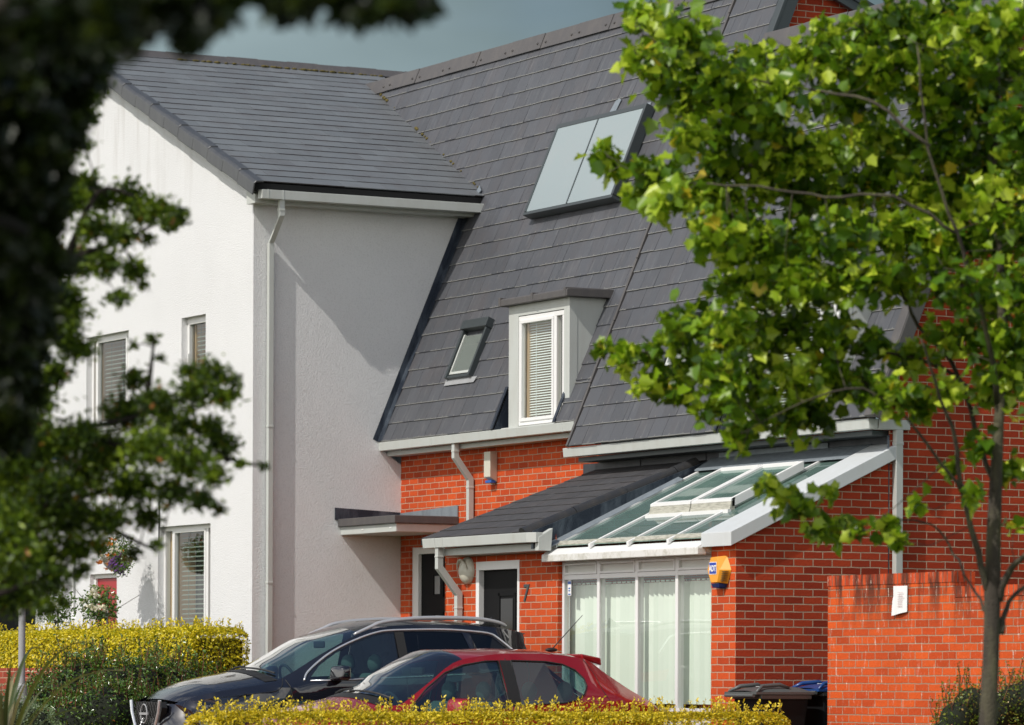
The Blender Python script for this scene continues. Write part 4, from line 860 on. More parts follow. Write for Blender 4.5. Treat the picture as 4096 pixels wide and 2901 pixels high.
def car(name, label, spec):
    X0, Y0_, Z0 = spec['pos']; S = spec; root = thing(name, (X0, Y0_ + S['L'] / 2, Z0), label, 'car'); ca_, sa_ = math.cos(S.get('yaw', 0)), math.sin(S.get('yaw', 0)); PV = S.get('pivot', 2.2)
    W3 = lambda l, w, h: (X0 + .9 + (w - .9) * ca_ + (l - PV) * sa_, Y0_ + PV + (l - PV) * ca_ - (w - .9) * sa_, Z0 + h)
    edge, plan, roofc = S['edge'], S['plan'], S['crown']        # edge: l -> (h, w); plan: l -> (halfwidth, belt h); crown: l -> extra height
    def side(l, h):
        he, we = lerp_tab(edge, l); wp, hb = lerp_tab(plan, l); hb = min(hb, he - .03)
        if h >= hb:
            t = (h - hb) / max(he - hb, .001); wb = wp - .02; return wb + (we - wb) * (t ** 1.15 if he - hb > .2 else t)
        t = (hb - h) / hb; return wp - .02 + .028 * math.sin(min(t * 3.2, 1.57) * 1.0) - .07 * max(0, t - .45) ** 1.2 / .5
    # --- side skins
    sil = [(l, edge_h) for l, edge_h in [(e[0], e[1]) for e in edge]]
    top = smooth_poly([Vector((a, c_)) for a, c_ in sil], 3)
    tail = [Vector(p) for p in S['tail']]
    outer = [Vector((S['nose'], .22))] + [Vector((S['nose'], .5))] + top + tail
    def arc(cx, r): return [Vector((cx + r * math.cos(a), max(.22, .33 + r * math.sin(a)))) for a in [math.pi * k / 12 for k in range(13)]]
    bottom = [Vector((S['L'] - .1, .25))] + arc(S['wheels'][1], .36) + arc(S['wheels'][0], .36)
    outer = outer + bottom
    def dedupe(P):
        o = []
        for p in P:
            if not o or (p - o[-1]).length > .004: o.append(p)
        if (o[0] - o[-1]).length < .004: o.pop()
        return o
    outer = dedupe(outer)
    wins = [dedupe(smooth_poly([Vector(p) for p in w_['pts']], 5, True)) if w_.get('smooth', True) else [Vector(p) for p in w_['pts']] for w_ in S['windows']]
    pts = list(outer); edges = [(i, (i + 1) % len(outer)) for i in range(len(outer))]
    for w_ in wins:
        b0 = len(pts); pts += w_; edges += [(b0 + i, b0 + (i + 1) % len(w_)) for i in range(len(w_))]
    for i in range(int(S['L'] / .07)):
        for j in range(24):
            p = Vector((.035 + i * .07, .25 + j * .06))
            if in_poly(p, outer) and not any(in_poly(p, w_) for w_ in wins): pts.append(p)
    v2, e2, f2, *_ = delaunay_2d_cdt(pts, edges, [], 0, 1e-4)
    fs = []
    for f in f2:
        ce = sum((v2[i] for i in f), Vector((0, 0))) / len(f)
        if in_poly(ce, outer) and not any(in_poly(ce, w_) for w_ in wins): fs.append(tuple(f))
    b = MB()
    for sg in (1, -1): b.add([W3(v.x, sg * side(v.x, v.y), v.y) for v in v2], [f if sg > 0 else f[::-1] for f in fs])
    # --- top skin
    cowl, head, bl0, bl1 = S['cowl'], S['header'], S['back0'], S['back1']
    lend = edge[-1][0]; ls = sorted(set([edge[0][0] + (lend - edge[0][0]) * i / 60 for i in range(61)] + [cowl, head, bl0, bl1])); ss = [-1, -.965, -.93] + [-.85 + .17 * i for i in range(11)] + [.93, .965, 1]
    def topf(l, s):
        he, we = lerp_tab(edge, l); cr = lerp_tab(roofc, l)[0]
        bow = 0
        if l < .7: bow = S['nosebow'] * s ** 4 * max(0, 1 - l / .7)
        if cowl - .4 < l < head + .3: bow = .20 * s * s * max(0, 1 - abs(l - cowl) / (.45 if l < cowl else head - cowl + .3))
        q = 1 - abs(s) ** 2.6
        return W3(l + bow - .0, s * we, he + cr * q)
    grid = [[topf(l, s) for s in ss] for l in ls]; nv = len(ss); tv = [p for r_ in grid for p in r_]; tf = []; gf = []; gb_ = []; rf = []
    for i in range(len(ls) - 1):
        for j in range(nv - 1):
            q = (i * nv + j, i * nv + j + 1, (i + 1) * nv + j + 1, (i + 1) * nv + j); lm = (ls[i] + ls[i + 1]) / 2; sm = (ss[j] + ss[j + 1]) / 2
            if cowl < lm < head and abs(sm) < .962: gf.append(q)
            elif bl0 < lm < bl1 and abs(sm) < .85: gb_.append(q)
            elif head < lm < bl0 and abs(sm) < .93 and S.get('blackroof'): rf.append(q)
            else: tf.append(q)
    b.add(tv, tf)
    if rf: b.add(tv, rf)
    # --- nose and tail skins
    he0, we0 = edge[0][1], edge[0][2]; nb = []; nn = 14; hh = [.2, .35, .5, .62, .72, he0]
    def nosef(s, h):
        t = (h - .2) / (he0 - .2); w_ = s * (lerp_tab(plan, S['nose'])[0] * (1 - t) + we0 * t) ; l = edge[0][0] + S['nosebow'] * s ** 4 * 1.0 - .10 * math.sin(t * 3.1416) * (1 - s ** 4) ; return l, w_, h
    nb = [W3(*nosef(-1 + 2 * i / nn, h)) for h in hh for i in range(nn + 1)]
    b.add(nb, [(j * (nn + 1) + i, j * (nn + 1) + i + 1, (j + 1) * (nn + 1) + i + 1, (j + 1) * (nn + 1) + i) for j in range(len(hh) - 1) for i in range(nn)])
    tl = [(edge[-1][0], edge[-1][1])] + [tuple(p) for p in S['tail']] + [(S['L'] - .1, .25)]
    tb = []
    for l, h in tl:
        w_ = side(min(l, edge[-1][0]), h) if h < edge[-1][1] else edge[-1][2]
        for i in range(nn + 1): s = -1 + 2 * i / nn; tb.append(W3(l + .05 * (1 - s * s), s * w_, h))
    b.add(tb, [(j * (nn + 1) + i, j * (nn + 1) + i + 1, (j + 1) * (nn + 1) + i + 1, (j + 1) * (nn + 1) + i) for j in range(len(tl) - 1) for i in range(nn)])
    body = b.build('body', M[S['paint']], root, smooth='auto', fixn=False)
    MB().add(tv, gf).build('windscreen', M['glass_car'], root, smooth=True, fixn=False)
    MB().add(tv, gb_).build('rear_window', M['glass_car'], root, smooth=True, fixn=False)
    for k, w_ in enumerate(wins):
        v2, e2, f2, *_ = delaunay_2d_cdt(w_, [(i, (i + 1) % len(w_)) for i in range(len(w_))], [], 1, 1e-4)
        for sg in (1, -1):
            g = MB(); g.add([W3(v.x, sg * (side(v.x, v.y) - .006), v.y) for v in v2], [tuple(f) for f in f2]); so_ = g.build('side_window', M[S['windows'][k].get('glass', 'glass_car')], root, fixn=False)
            if not S.get('no_seal'): q = MB(); q.tube([W3(p.x, sg * (side(p.x, p.y) + .002), p.y) for p in w_ + [w_[0]]], .008, 6, cap=False); q.build('window_seal', M['rubber'], so_, smooth=True)
    for sg in (1, -1):
        for bp_ in S['bpillars']:
            q = MB(); hs = [bp_[2] + (bp_[3] - bp_[2]) * i / 6 for i in range(7)]
            q.add([W3(l, sg * (side(l, h) + .004), h) for h in hs for l in (bp_[0] + (h - bp_[2]) * bp_[4], bp_[1] + (h - bp_[2]) * bp_[4])], [(2 * i, 2 * i + 1, 2 * i + 3, 2 * i + 2) for i in range(6)]); q.build('door_pillar', M['rubber'], root, fixn=False)
        for gl in S['gaps']:
            q = MB(); P = smooth_poly([Vector(p) for p in gl], 4); q.tube([W3(p.x, sg * (side(p.x, p.y) + .0), p.y) for p in P], .004, 5); q.build('panel_gap', M['rubber'], root)
        if S.get('chrome'):
            q = MB(); P = smooth_poly([Vector(p) for p in S['chrome']], 5); q.tube([W3(p.x, sg * (side(p.x, p.y) + .010), p.y) for p in P], .011, 7); q.build('chrome_trim', M['chrome'], root, smooth=True)
            P = [Vector(p) for p in S['chrome_low']]; q = MB(); q.tube([W3(p.x, sg * (side(p.x, p.y) + .008), p.y) for p in P], .007, 6); q.build('chrome_strip', M['chrome'], root, smooth=True)
        if S.get('rail'):
            q = MB(); P = smooth_poly([Vector(p) for p in S['rail']], 4); pts3 = []
            for p in P: pts3.append(W3(p.x, sg * (lerp_tab(edge, p.x)[1] - .02), p.y))
            q.tube(pts3, [.012 + .010 * math.sin(math.pi * i / (len(pts3) - 1)) ** .3 for i in range(len(pts3))], 8); q.build('roof_rail', M['alloy'], root, smooth=True)
            q = MB()
            for l in (S['rail'][1][0] + .02,): q.hexa([W3(l, sg * (lerp_tab(edge, l)[1] - .035), lerp_tab(edge, l)[0] - .02), W3(l + .16, sg * (lerp_tab(edge, l)[1] - .035), lerp_tab(edge, l)[0] - .02), W3(l + .16, sg * (lerp_tab(edge, l)[1] - .005), lerp_tab(edge, l)[0] - .02), W3(l, sg * (lerp_tab(edge, l)[1] - .005), lerp_tab(edge, l)[0] - .02)] + [W3(l, sg * (lerp_tab(edge, l)[1] - .035), lerp_tab(S['rail'], l)[0]), W3(l + .16, sg * (lerp_tab(edge, l)[1] - .035), lerp_tab(S['rail'], l)[0]), W3(l + .16, sg * (lerp_tab(edge, l)[1] - .005), lerp_tab(S['rail'], l)[0]), W3(l, sg * (lerp_tab(edge, l)[1] - .005), lerp_tab(S['rail'], l)[0])])
            q.build('rail_foot', M['alloy'], root)
        # mirror
        ml, mh = S['mirror']; wsd = side(ml, mh - .03); q = MB(); r_ = S.get('mirror_r', (.085, .10, .065))
        q.hexa([W3(ml + a, sg * (wsd + c_), mh + e_) for a, c_, e_ in ((-.10, .02, -.08), (.08, .02, -.075), (.08, .25, -.065), (-.05, .24, -.07), (-.08, .02, .075), (.08, .02, .09), (.08, .25, .08), (-.03, .24, .065))]); mo = q.build('mirror', M[S.get('mirror_mat', S['paint'])], root, smooth=True); bv_ = mo.modifiers.new('bevel', 'BEVEL'); bv_.width = .04; bv_.segments = 5
        q = MB(); q.hexa([W3(ml - .03, sg * (wsd - .01), mh - .06), W3(ml + .03, sg * (wsd - .01), mh - .06), W3(ml + .03, sg * (wsd + .10), mh - .07), W3(ml - .03, sg * (wsd + .10), mh - .07), W3(ml - .03, sg * (wsd - .01), mh - .03), W3(ml + .03, sg * (wsd - .01), mh - .03), W3(ml + .03, sg * (wsd + .10), mh - .02), W3(ml - .03, sg * (wsd + .10), mh - .02)]); q.build('mirror_arm', M['rubber'], mo)
        # headlight
        hl = S['headlight']; q = MB(); n_ = len(hl); q.add([W3(l, sg * w_, h) for l, w_, h in hl] + [W3(l + .07, sg * (w_ - .05), h - .01) for l, w_, h in hl], [tuple(range(n_, 2 * n_))] + [(i, (i + 1) % n_, n_ + (i + 1) % n_, n_ + i) for i in range(n_)]); ho = q.build('headlight', M['lamp_in'], root)
        q = MB(); c_ = [sum(p[k] for p in hl) / n_ for k in range(3)]; q.ball(W3(c_[0] + .02, sg * (c_[1] - .01), c_[2] - .01), .04, 10, 6); q.build('lens', M['chrome'], ho, smooth=True)
        q = MB(); q.add([W3(l - .012, sg * (w_ + .008), h) for l, w_, h in hl], [tuple(range(n_))]); q.build('cover', M['lamp_glass'], ho, fixn=False)
        rl = S['rearlight']; q = MB(); q.prism([W3(l, sg * (side(min(l, S['L'] - .2), h) - .01), h) for l, h in rl], (sg * .03, 0, 0)); q.build('rear_light', M['rear_lamp'], root, bevel=.006)
    # wheels
    for wl in S['wheels']:
        for sg in (1, -1):
            c_ = W3(wl, sg * (lerp_tab(plan, wl)[0] - .13), .32); q = MB(); q.lathe(c_, [(.20, -.10), (.30, -.11), (.325, -.07), (.325, .07), (.30, .11), (.20, .10), (.20, -.10)], 'X', 28); wo_ = q.build('wheel', M['tyre'], root, smooth='auto')
            q = MB(); q.lathe(c_, [(.205, .09 * sg), (.19, .06 * sg), (.06, .075 * sg), (.0, .08 * sg)], 'X', 20)
            for k in range(5):
                a = 2 * math.pi * k / 5; q.tube([Vector(c_) + Vector((.085 * sg, .03 * math.cos(a), .03 * math.sin(a))), Vector(c_) + Vector((.09 * sg, .195 * math.cos(a), .195 * math.sin(a)))], .022, 6)
            q.build('rim', M['alloy'], wo_)
    # interior
    q = MB(); hb = lerp_tab(plan, cowl + .3)[1]; q.hexa([W3(cowl + .02, -.60, .45), W3(bl0 + .1, -.60, .45), W3(bl0 + .1, .60, .45), W3(cowl + .02, .60, .45), W3(cowl + .05, -.60, hb - .32), W3(bl0 + .1, -.60, hb - .32), W3(bl0 + .1, .60, hb - .32), W3(cowl + .05, .60, hb - .32)]); q.build('cabin_floor', M['interior'], root)
    q = MB(); q.prism([W3(cowl + .12, -.66, hb - .25), W3(cowl + .16, -.66, hb - .02), W3(cowl + .50, -.66, hb + .0), W3(cowl + .58, -.66, hb - .25)], (1.32, 0, 0)); q.build('dashboard', M['interior'], root, bevel=.02)
    sc_ = W3(cowl + .72, -.36, hb + .04); q = MB(); pts3 = [Vector(sc_) + Vector((.18 * math.cos(a), -.07 * math.sin(a), .17 * math.sin(a))) for a in [2 * math.pi * k / 24 for k in range(25)]]; q.tube(pts3, .016, 8, cap=False); q.tube([Vector(sc_), Vector(sc_) + Vector((0, -.2, -.10))], .03, 8); q.tube([pts3[0], pts3[12]], .014, 6); q.build('steering_wheel', M['interior'], root, smooth=True)
    for sl_, sh in ((S['seats'][0], 0), (S['seats'][1], 0)):
        for w_ in (-.36, .36):
            q = MB(); P = [W3(sl_, 0, .50), W3(sl_ + .10, 0, .50), W3(sl_ + .28, 0, hb + .12), W3(sl_ + .20, 0, hb + .14), W3(sl_ + .05, 0, .80)]
            q.prism([(p[0] + w_ - .24, p[1], p[2]) for p in P], (.48, 0, 0)); so2 = q.build('seat', M['seat'], root, bevel=.04)
            q = MB(); q.ball(W3(sl_ + .27, w_, hb + .23), 1, 12, 8, (.13, .055, .095)); q.build('headrest', M['seat'], so2, smooth=True)
    # wipers
    q = MB()
    for w0, w1 in ((-.62, .02), (.05, .60)):
        P = []
        for i in range(7):
            w_ = w0 + (w1 - w0) * i / 6; p = Vector(topf(cowl + .03 + .05 * i / 6, w_ / lerp_tab(edge, cowl)[1])); p.z += .02; P.append(p)
        q.tube(P, .010, 6)
    q.build('wipers', M['rubber'], root)
    q = MB(); cg = [topf(cowl - .09 + .11 * j, -.9 + 1.8 * i / 12) for j in range(2) for i in range(13)]; q.add([(p[0], p[1], p[2] + .004) for p in cg], [(i, i + 1, 14 + i, 13 + i) for i in range(12)]); q.build('cowl', M['rubber'], root, fixn=False)
    q = MB(); q.box(W3(head - .16, -.12, lerp_tab(edge, head)[0] - .13), W3(head - .12, .12, lerp_tab(edge, head)[0] - .06)); q.build('inside_mirror', M['interior'], root, bevel=.01)
    return root, W3, side, topf

suv = dict(yaw=R(4), pos=(-38.42, 16.38, .04), L=4.30, paint='suv', nose=.54, nosebow=.30, blackroof=False,
    edge=[(.36, .74, .58), (.46, .79, .69), (.70, .86, .775), (.95, .90, .80), (1.29, .955, .79), (1.42, 1.0, .77), (1.62, 1.10, .745), (1.9, 1.26, .71), (2.29, 1.45, .67), (2.55, 1.53, .655), (2.92, 1.56, .65), (3.3, 1.565, .64), (3.69, 1.555, .63), (3.94, 1.53, .62), (4.14, 1.50, .60), (4.19, 1.485, .59)],
    crown=[(.30, .04), (.6, .10), (.9, .13), (1.3, .14), (1.45, .15), (1.9, .15), (2.29, .085), (2.6, .07), (3.5, .06), (4.25, .03)],
    plan=[(0, .72, .60), (.3, .80, .66), (.6, .88, .74), (1.0, .915, .83), (1.44, .925, .92), (1.7, .925, .955), (2.4, .925, .99), (3.3, .925, 1.03), (3.9, .90, 1.10), (4.2, .86, 1.12), (4.36, .80, 1.12)],
    tail=[(4.19, 1.44), (4.17, 1.38), (4.19, 1.25), (4.24, 1.08), (4.30, .90), (4.30, .55), (4.26, .32)], wheels=(1.02, 3.50),
    windows=[dict(pts=[(1.70, 1.0), (1.84, 1.14), (2.03, 1.26), (2.26, 1.37), (2.48, 1.445), (2.62, 1.47), (2.70, 1.475), (2.70, 1.04), (2.66, 1.035), (2.0, 1.005)], smooth=False),
             dict(pts=[(2.80, 1.485), (3.1, 1.492), (3.40, 1.485), (3.46, 1.48), (3.58, 1.09), (3.54, 1.075), (2.80, 1.05)], smooth=False, glass='glass_tint'),
             dict(pts=[(3.54, 1.478), (3.74, 1.46), (3.80, 1.44), (3.99, 1.27), (3.97, 1.22), (3.66, 1.13)], smooth=False, glass='glass_tint')],
    bpillars=[(2.70, 2.80, 1.04, 1.49, 0)], gaps=[[(1.44, 1.0), (1.40, .93), (1.33, .88), (1.2, .86), (.70, .80), (.50, .75)], [(1.46, .99), (1.50, .8), (1.52, .4)], [(2.75, 1.03), (2.76, .7), (2.74, .35)]],
    chrome=[(1.64, .985), (1.69, 1.06), (1.82, 1.165), (2.01, 1.285), (2.25, 1.395), (2.49, 1.475), (2.70, 1.503), (3.25, 1.515), (3.61, 1.497), (3.78, 1.475), (3.86, 1.43), (4.02, 1.29)], chrome_low=[(1.70, .982), (2.03, .99), (2.70, 1.02), (3.40, 1.055)],
    rail=[(2.27, 1.455), (2.45, 1.53), (2.60, 1.585), (2.95, 1.625), (3.35, 1.635), (3.70, 1.625), (3.90, 1.595), (4.0, 1.56)],
    mirror=(1.98, 1.055), mirror_r=(.105, .07, .075), headlight=[(.44, .77, .61), (.56, .85, .60), (.76, .885, .74), (1.0, .90, .845), (.66, .84, .80), (.47, .72, .765)], rearlight=[(4.0, 1.0), (4.3, .98), (4.3, 1.08), (3.95, 1.12)],
    cowl=1.24, header=2.29, back0=4.20, back1=4.21, seats=(2.35, 3.2), no_seal=True)
rt, W3, sd, tpf = car('parked_suv', 'glossy black estate car with silver roof rails parked nose out by the white house', suv)
# grille, badge, fin, spoiler
b = MB(); gp = [(-.36, .76), (.36, .76), (.40, .70), (.26, .46), (-.26, .46), (-.40, .70)]
b.prism([W3(0.290, w, h) for w, h in gp], (0, .06, 0)); gr = b.build('grille', M['rubber'], rt)
b = MB()
for i in range(9):
    for j in range(5):
        w, h = -.32 + .08 * i + (.04 if j % 2 else 0), .49 + .06 * j
        if abs(w) < .36 and in_poly((w, h), gp): b.tube([W3(0.260, w + .034 * math.cos(a), h + .03 * math.sin(a)) for a in [math.pi / 3 * k for k in range(7)]], .003, 4, cap=False)
b.build('mesh', M['rubber'], gr)
b = MB(); b.tube([W3(0.255, w, h) for w, h in [(-.43, .775), (-.40, .66), (-.25, .45), (.25, .45), (.40, .66), (.43, .775)]], .018, 8); b.build('chrome_surround', M['chrome'], gr, smooth='auto')
b = MB(); P = [W3(0.240, .095 * math.cos(a), .64 + .095 * math.sin(a)) for a in [2 * math.pi * k / 24 for k in range(25)]]; b.tube(P, .007, 6, cap=False); b.box(W3(0.230, -.11, .628), W3(0.250, .11, .652)); b.build('badge', M['pole'], gr, smooth='auto')
b = MB(); b.prism([W3(3.98, -.012, 1.575), W3(4.14, -.012, 1.56), W3(4.13, -.012, 1.665), W3(4.10, -.012, 1.66), W3(4.02, -.012, 1.60)], (.024, 0, 0)); b.build('roof_fin', M['black_gloss'], rt, bevel=.006)
b = MB(); b.hexa([W3(4.02, -.60, 1.50), W3(4.24, -.54, 1.472), W3(4.24, .54, 1.472), W3(4.02, .60, 1.50), W3(4.02, -.60, 1.527), W3(4.245, -.54, 1.484), W3(4.245, .54, 1.484), W3(4.02, .60, 1.527)]); b.build('spoiler', M['suv'], rt, bevel=.01)

red = dict(pos=(-35.60, 16.50, -.12), L=4.13, paint='red_car', nose=.26, nosebow=.30, blackroof=False,
    edge=[(.08, .64, .56), (.25, .72, .64), (.55, .80, .70), (.9, .87, .72), (1.12, .905, .72), (1.26, .93, .72), (1.55, 1.12, .68), (1.85, 1.315, .62), (2.11, 1.375, .60), (2.45, 1.41, .595), (2.96, 1.405, .59), (3.31, 1.365, .57), (3.42, 1.32, .56), (3.54, 1.235, .57), (3.80, 1.07, .61), (4.06, .935, .64)],
    crown=[(.08, .03), (.4, .09), (.9, .11), (1.05, .14), (1.2, .18), (1.35, .215), (1.6, .185), (1.9, .12), (2.15, .07), (2.4, .055), (3.2, .05), (3.5, .05), (3.98, .04)],
    plan=[(0, .64, .55), (.3, .76, .60), (.6, .83, .70), (1.0, .86, .78), (1.4, .865, .83), (2.3, .87, .90), (3.1, .86, .96), (3.6, .83, .97), (4.05, .72, .90)],
    tail=[(4.11, .86), (4.14, .70), (4.13, .5), (4.08, .30)], wheels=(.78, 3.28),
    windows=[dict(pts=[(1.27, .83), (1.33, .90), (1.52, 1.07), (1.74, 1.22), (1.95, 1.295), (2.20, 1.335), (2.33, 1.34), (2.35, .905), (2.30, .885), (1.8, .86)], smooth=False),
             dict(pts=[(2.47, 1.343), (2.85, 1.335), (3.03, 1.31), (3.16, 1.255), (3.235, 1.17), (3.24, 1.10), (3.19, 1.02), (3.10, .965), (2.95, .935), (2.47, .91)], smooth=False)],
    bpillars=[(2.345, 2.475, .90, 1.345, 0)], gaps=[[(1.12, .90), (1.13, .8), (1.2, .6), (1.22, .3)], [(2.41, 1.36), (2.41, .9), (2.42, .3)], [(3.30, 1.36), (3.38, 1.22), (3.42, 1.05), (3.48, .93), (3.5, .8)]],
    mirror=(1.73, .90), mirror_r=(.10, .08, .075), headlight=[(.14, .64, .52), (.34, .76, .54), (.60, .80, .70), (.36, .70, .70), (.15, .58, .64)], rearlight=[(3.80, .70), (3.98, .70), (3.98, .90), (3.72, .93)],
    cowl=1.00, header=1.93, back0=3.46, back1=4.02, seats=(2.05, 2.95))
rt, W3, sd, tpf = car('parked_hatchback', 'dark red five door hatchback parked behind the golden hedge', red)
b = MB(); b.hexa([W3(3.32, -.55, 1.36), W3(3.56, -.50, 1.30), W3(3.56, .50, 1.30), W3(3.32, .55, 1.36), W3(3.30, -.55, 1.415), W3(3.55, -.50, 1.375), W3(3.55, .50, 1.375), W3(3.30, .55, 1.415)]); b.build('spoiler', M['red_car'], rt, bevel=.015)
b = MB(); b.ball(W3(3.27, 0, 1.455), 1, 10, 6, (.03, .07, .022)); b.build('aerial_base', M['rubber'], rt, smooth=True)
b = MB(); b.tube([W3(3.28, 0, 1.465), W3(3.62, 0, 1.80)], [.006, .003], 6); b.build('aerial', M['rubber'], rt)

# blue van glimpsed at the far left
bv = thing('parked_van', (-57.5, 22.9, .3), 'blue van with a dark windscreen glimpsed beyond the white house', 'van')
vx, vy, vz = -57.6, 22.0, .95
b = MB(); b.prism([(vx + .01, vy - .03, vz + .2), (vx + .01, vy - .03, vz + 1.25), (vx + .01, vy + 5.0, vz + 1.25), (vx + .01, vy + 5.0, vz + .2)], (-1.92, 0, 0)); b.build('dark_lower_body', M['rubber'], bv, bevel=.04)  # black block put in for bumper and shadow low on the van
b = MB(); b.prism([(vx, vy, vz + .25), (vx, vy, vz + 1.55), (vx, vy + .55, vz + 1.72), (vx, vy + 1.15, vz + 2.55), (vx, vy + 5, vz + 2.6), (vx, vy + 5.05, vz + .25)], (-1.9, 0, 0)); b.build('body', M['blue_car'], bv, bevel=.06)
b = MB(); b.prism([(vx - .10, vy + .575, vz + 1.78), (vx - .10, vy + 1.10, vz + 2.50), (vx - .10, vy + 1.13, vz + 2.50), (vx - .10, vy + .60, vz + 1.78)], (-1.7, 0, 0)); b.build('windscreen', M['black_gloss'], bv)
b = MB(); b.prism([(vx + .005, vy + .85, vz + 1.75), (vx + .005, vy + 1.25, vz + 2.35), (vx + .005, vy + 2.0, vz + 2.35), (vx + .005, vy + 2.0, vz + 1.7)], (.01, 0, 0)); b.build('side_window', M['black_gloss'], bv)
b = MB(); b.box((vx - 1.6, vy - .02, vz + .75), (vx - .3, vy + .02, vz + 1.05)); b.build('grille', M['rubber'], bv, bevel=.02)
for x in (vx - 1.75, vx - .25):
    b = MB(); b.box((x - .1, vy - .03, vz + 1.1), (x + .1, vy + .1, vz + 1.4)); b.build('headlight', M['lamp_in'], bv, bevel=.03)
for y in (vy + .9, vy + 4.1):
    for x in (vx - .12, vx - 1.78):
        b = MB(); b.lathe((x, y, vz + .2), [(.0, -.11), (.3, -.11), (.34, -.07), (.34, .07), (.3, .11), (0, .11)], 'X', 20); b.build('wheel', M['tyre'], bv, smooth='auto')

# ---------------------------------------------------------------- wheelie bins
def wheelie(x0, y0, z0, lidm, label, writing):
    root = thing('wheelie_bin', (x0 + .29, y0 + .29, z0), label, 'wheelie bin', 'wheelie bins by the side wall'); W_, D_ = .56, .60
    P = lambda x, y, z: (x0 + x, y0 + y, z0 + z)
    b = MB(); b.hexa([P(.07, .10, .06), P(.49, .10, .06), P(.49, .50, .06), P(.07, .50, .06), P(.02, .06, .93), P(.54, .06, .93), P(.54, .60, .93), P(.02, .60, .93)]); bo = b.build('body', M['bin_body'], root, bevel=.02)
    b = MB(); b.hexa([P(0, .04, .92), P(.56, .04, .92), P(.56, .62, .92), P(0, .62, .92), P(0, .04, .965), P(.56, .04, .965), P(.56, .62, .965), P(0, .62, .965)]); b.build('rim', M['bin'], root, bevel=.008)
    b = MB(); n = 8; vs = []
    for j in range(n + 1):
        for i in range(n + 1):
            u, v = i / n, j / n; h = .968 + .075 * (1 - (2 * u - 1) ** 4) * (.45 + .55 * min(1, v * 3)) * (1 - max(0, v - .85) * 3)
            vs.append(P(-.012 + .584 * u, -.02 + .66 * v, h))
    b.add(vs, [(j * (n + 1) + i, j * (n + 1) + i + 1, (j + 1) * (n + 1) + i + 1, (j + 1) * (n + 1) + i) for j in range(n) for i in range(n)])
    b.box(P(-.014, -.022, .966), P(.574, .642, .990)); ld = b.build('lid', M[lidm], root, smooth='auto')
    for u in (.16, .40):
        pts = [P(u + .0, .04 + .22 * k / 8 + (.0), 1.01 + .06 * math.sin(math.pi * k / 8)) for k in range(9)]
        b = MB(); b.tube([P(.02, .0, .99), P(.08, .10, 1.045), P(.08, .30, 1.06), P(.06, .40, 1.03)] if u < .3 else [P(.54, .0, .99), P(.48, .10, 1.045), P(.48, .30, 1.06), P(.50, .40, 1.03)], [.012, .02, .02, .012], 8); b.build('lid_handle', M[lidm], ld, smooth=True)
    b = MB(); b.tube([P(.02, -.03, .955), P(.54, -.03, .955)], .018, 10); b.build('push_bar', M['bin'], root, smooth='auto')
    for x in (.05, .51):
        b = MB(); b.lathe(P(x, .10, .10), [(0, -.025), (.09, -.025), (.10, 0), (.09, .025), (0, .025)], 'X', 18); b.build('wheel', M['tyre'], root, smooth='auto')
    b = MB()
    for k in range(3): b.box(P(.20, .20 + .05 * k, 1.0415 + .001 * k), P(.20 + .16, .215 + .05 * k, 1.0445 + .001 * k))
    b.build('lid_print', M['white_paint'], ld)
    b = MB(); b.box(P(.535, .12, .70), P(.545, .16, .72)); b.build('label', M['white_paint'], bo)
    if writing: text_mesh(writing, 'lettering', .042, M['white_paint'], bo, P(.527, .34, .62), (0, 1, 0), (.03, 0, 1), .001)
    return root
wheelie(-34.37, 21.05, -.06, 'bin', 'black wheelie bin with a grey lid next to the end of the golden hedge', 'City Council')
wheelie(-34.40, 21.78, -.03, 'bin_blue', 'black wheelie bin with a blue lid half hidden by the garden wall', None)

# ---------------------------------------------------------------- lamp post
lp = thing('street_lamp', (-39.29, 15.65, 0), 'plain grey street lamp column standing among the shrubs at the left', 'street lamp')
b = MB(); q = Vector((-39.29, 15.655, 0)); b.tube([q, q + Vector((0, 0, .93)), q + Vector((0, 0, .96)), q + Vector((0, 0, .98)), q + Vector((0, 0, 5.2))], [.056, .056, .054, .036, .030], 20); b.build('column', M['pole'], lp, smooth='auto')
b = MB(); b.tube([q + Vector((0, 0, 5.2)), q + Vector((0, 0, 5.5)), q + Vector((0, -.15, 5.72)), q + Vector((0, -.5, 5.8))], .028, 10); b.build('arm', M['pole'], lp, smooth='auto')
b = MB(); b.ball(q + Vector((0, -.75, 5.8)), 1, 14, 8, (.11, .28, .07)); lh = b.build('lantern', M['cream'], lp, smooth=True)

# ---------------------------------------------------------------- leaves
SH = dict(
    plane=([(0, 0, 0), (.38, .02, .10), (.36, .24, .05), (.50, .46, .20), (.30, .56, .06), (.17, .76, .02), (0, .94, -.16), (-.17, .76, .02), (-.30, .56, .06), (-.50, .46, .20), (-.36, .24, .05), (-.38, .02, .10)], [(0, 1, 2, 3, 4, 5, 6), (0, 6, 7, 8, 9, 10, 11)]),
    oval=([(0, 0, 0), (.24, .33, .08), (.20, .68, .07), (0, 1, -.05), (-.20, .68, .07), (-.24, .33, .08)], [(0, 1, 2, 3), (0, 3, 4, 5)]),
    small=([(0, 0, 0), (.30, .5, .09), (0, 1, 0), (-.30, .5, .09)], [(0, 1, 2), (0, 2, 3)]),
    petal=([(0, 0, 0), (.5, .4, .2), (.3, .95, .1), (-.3, .95, .1), (-.5, .4, .2)], [(0, 1, 2, 3, 4)]))
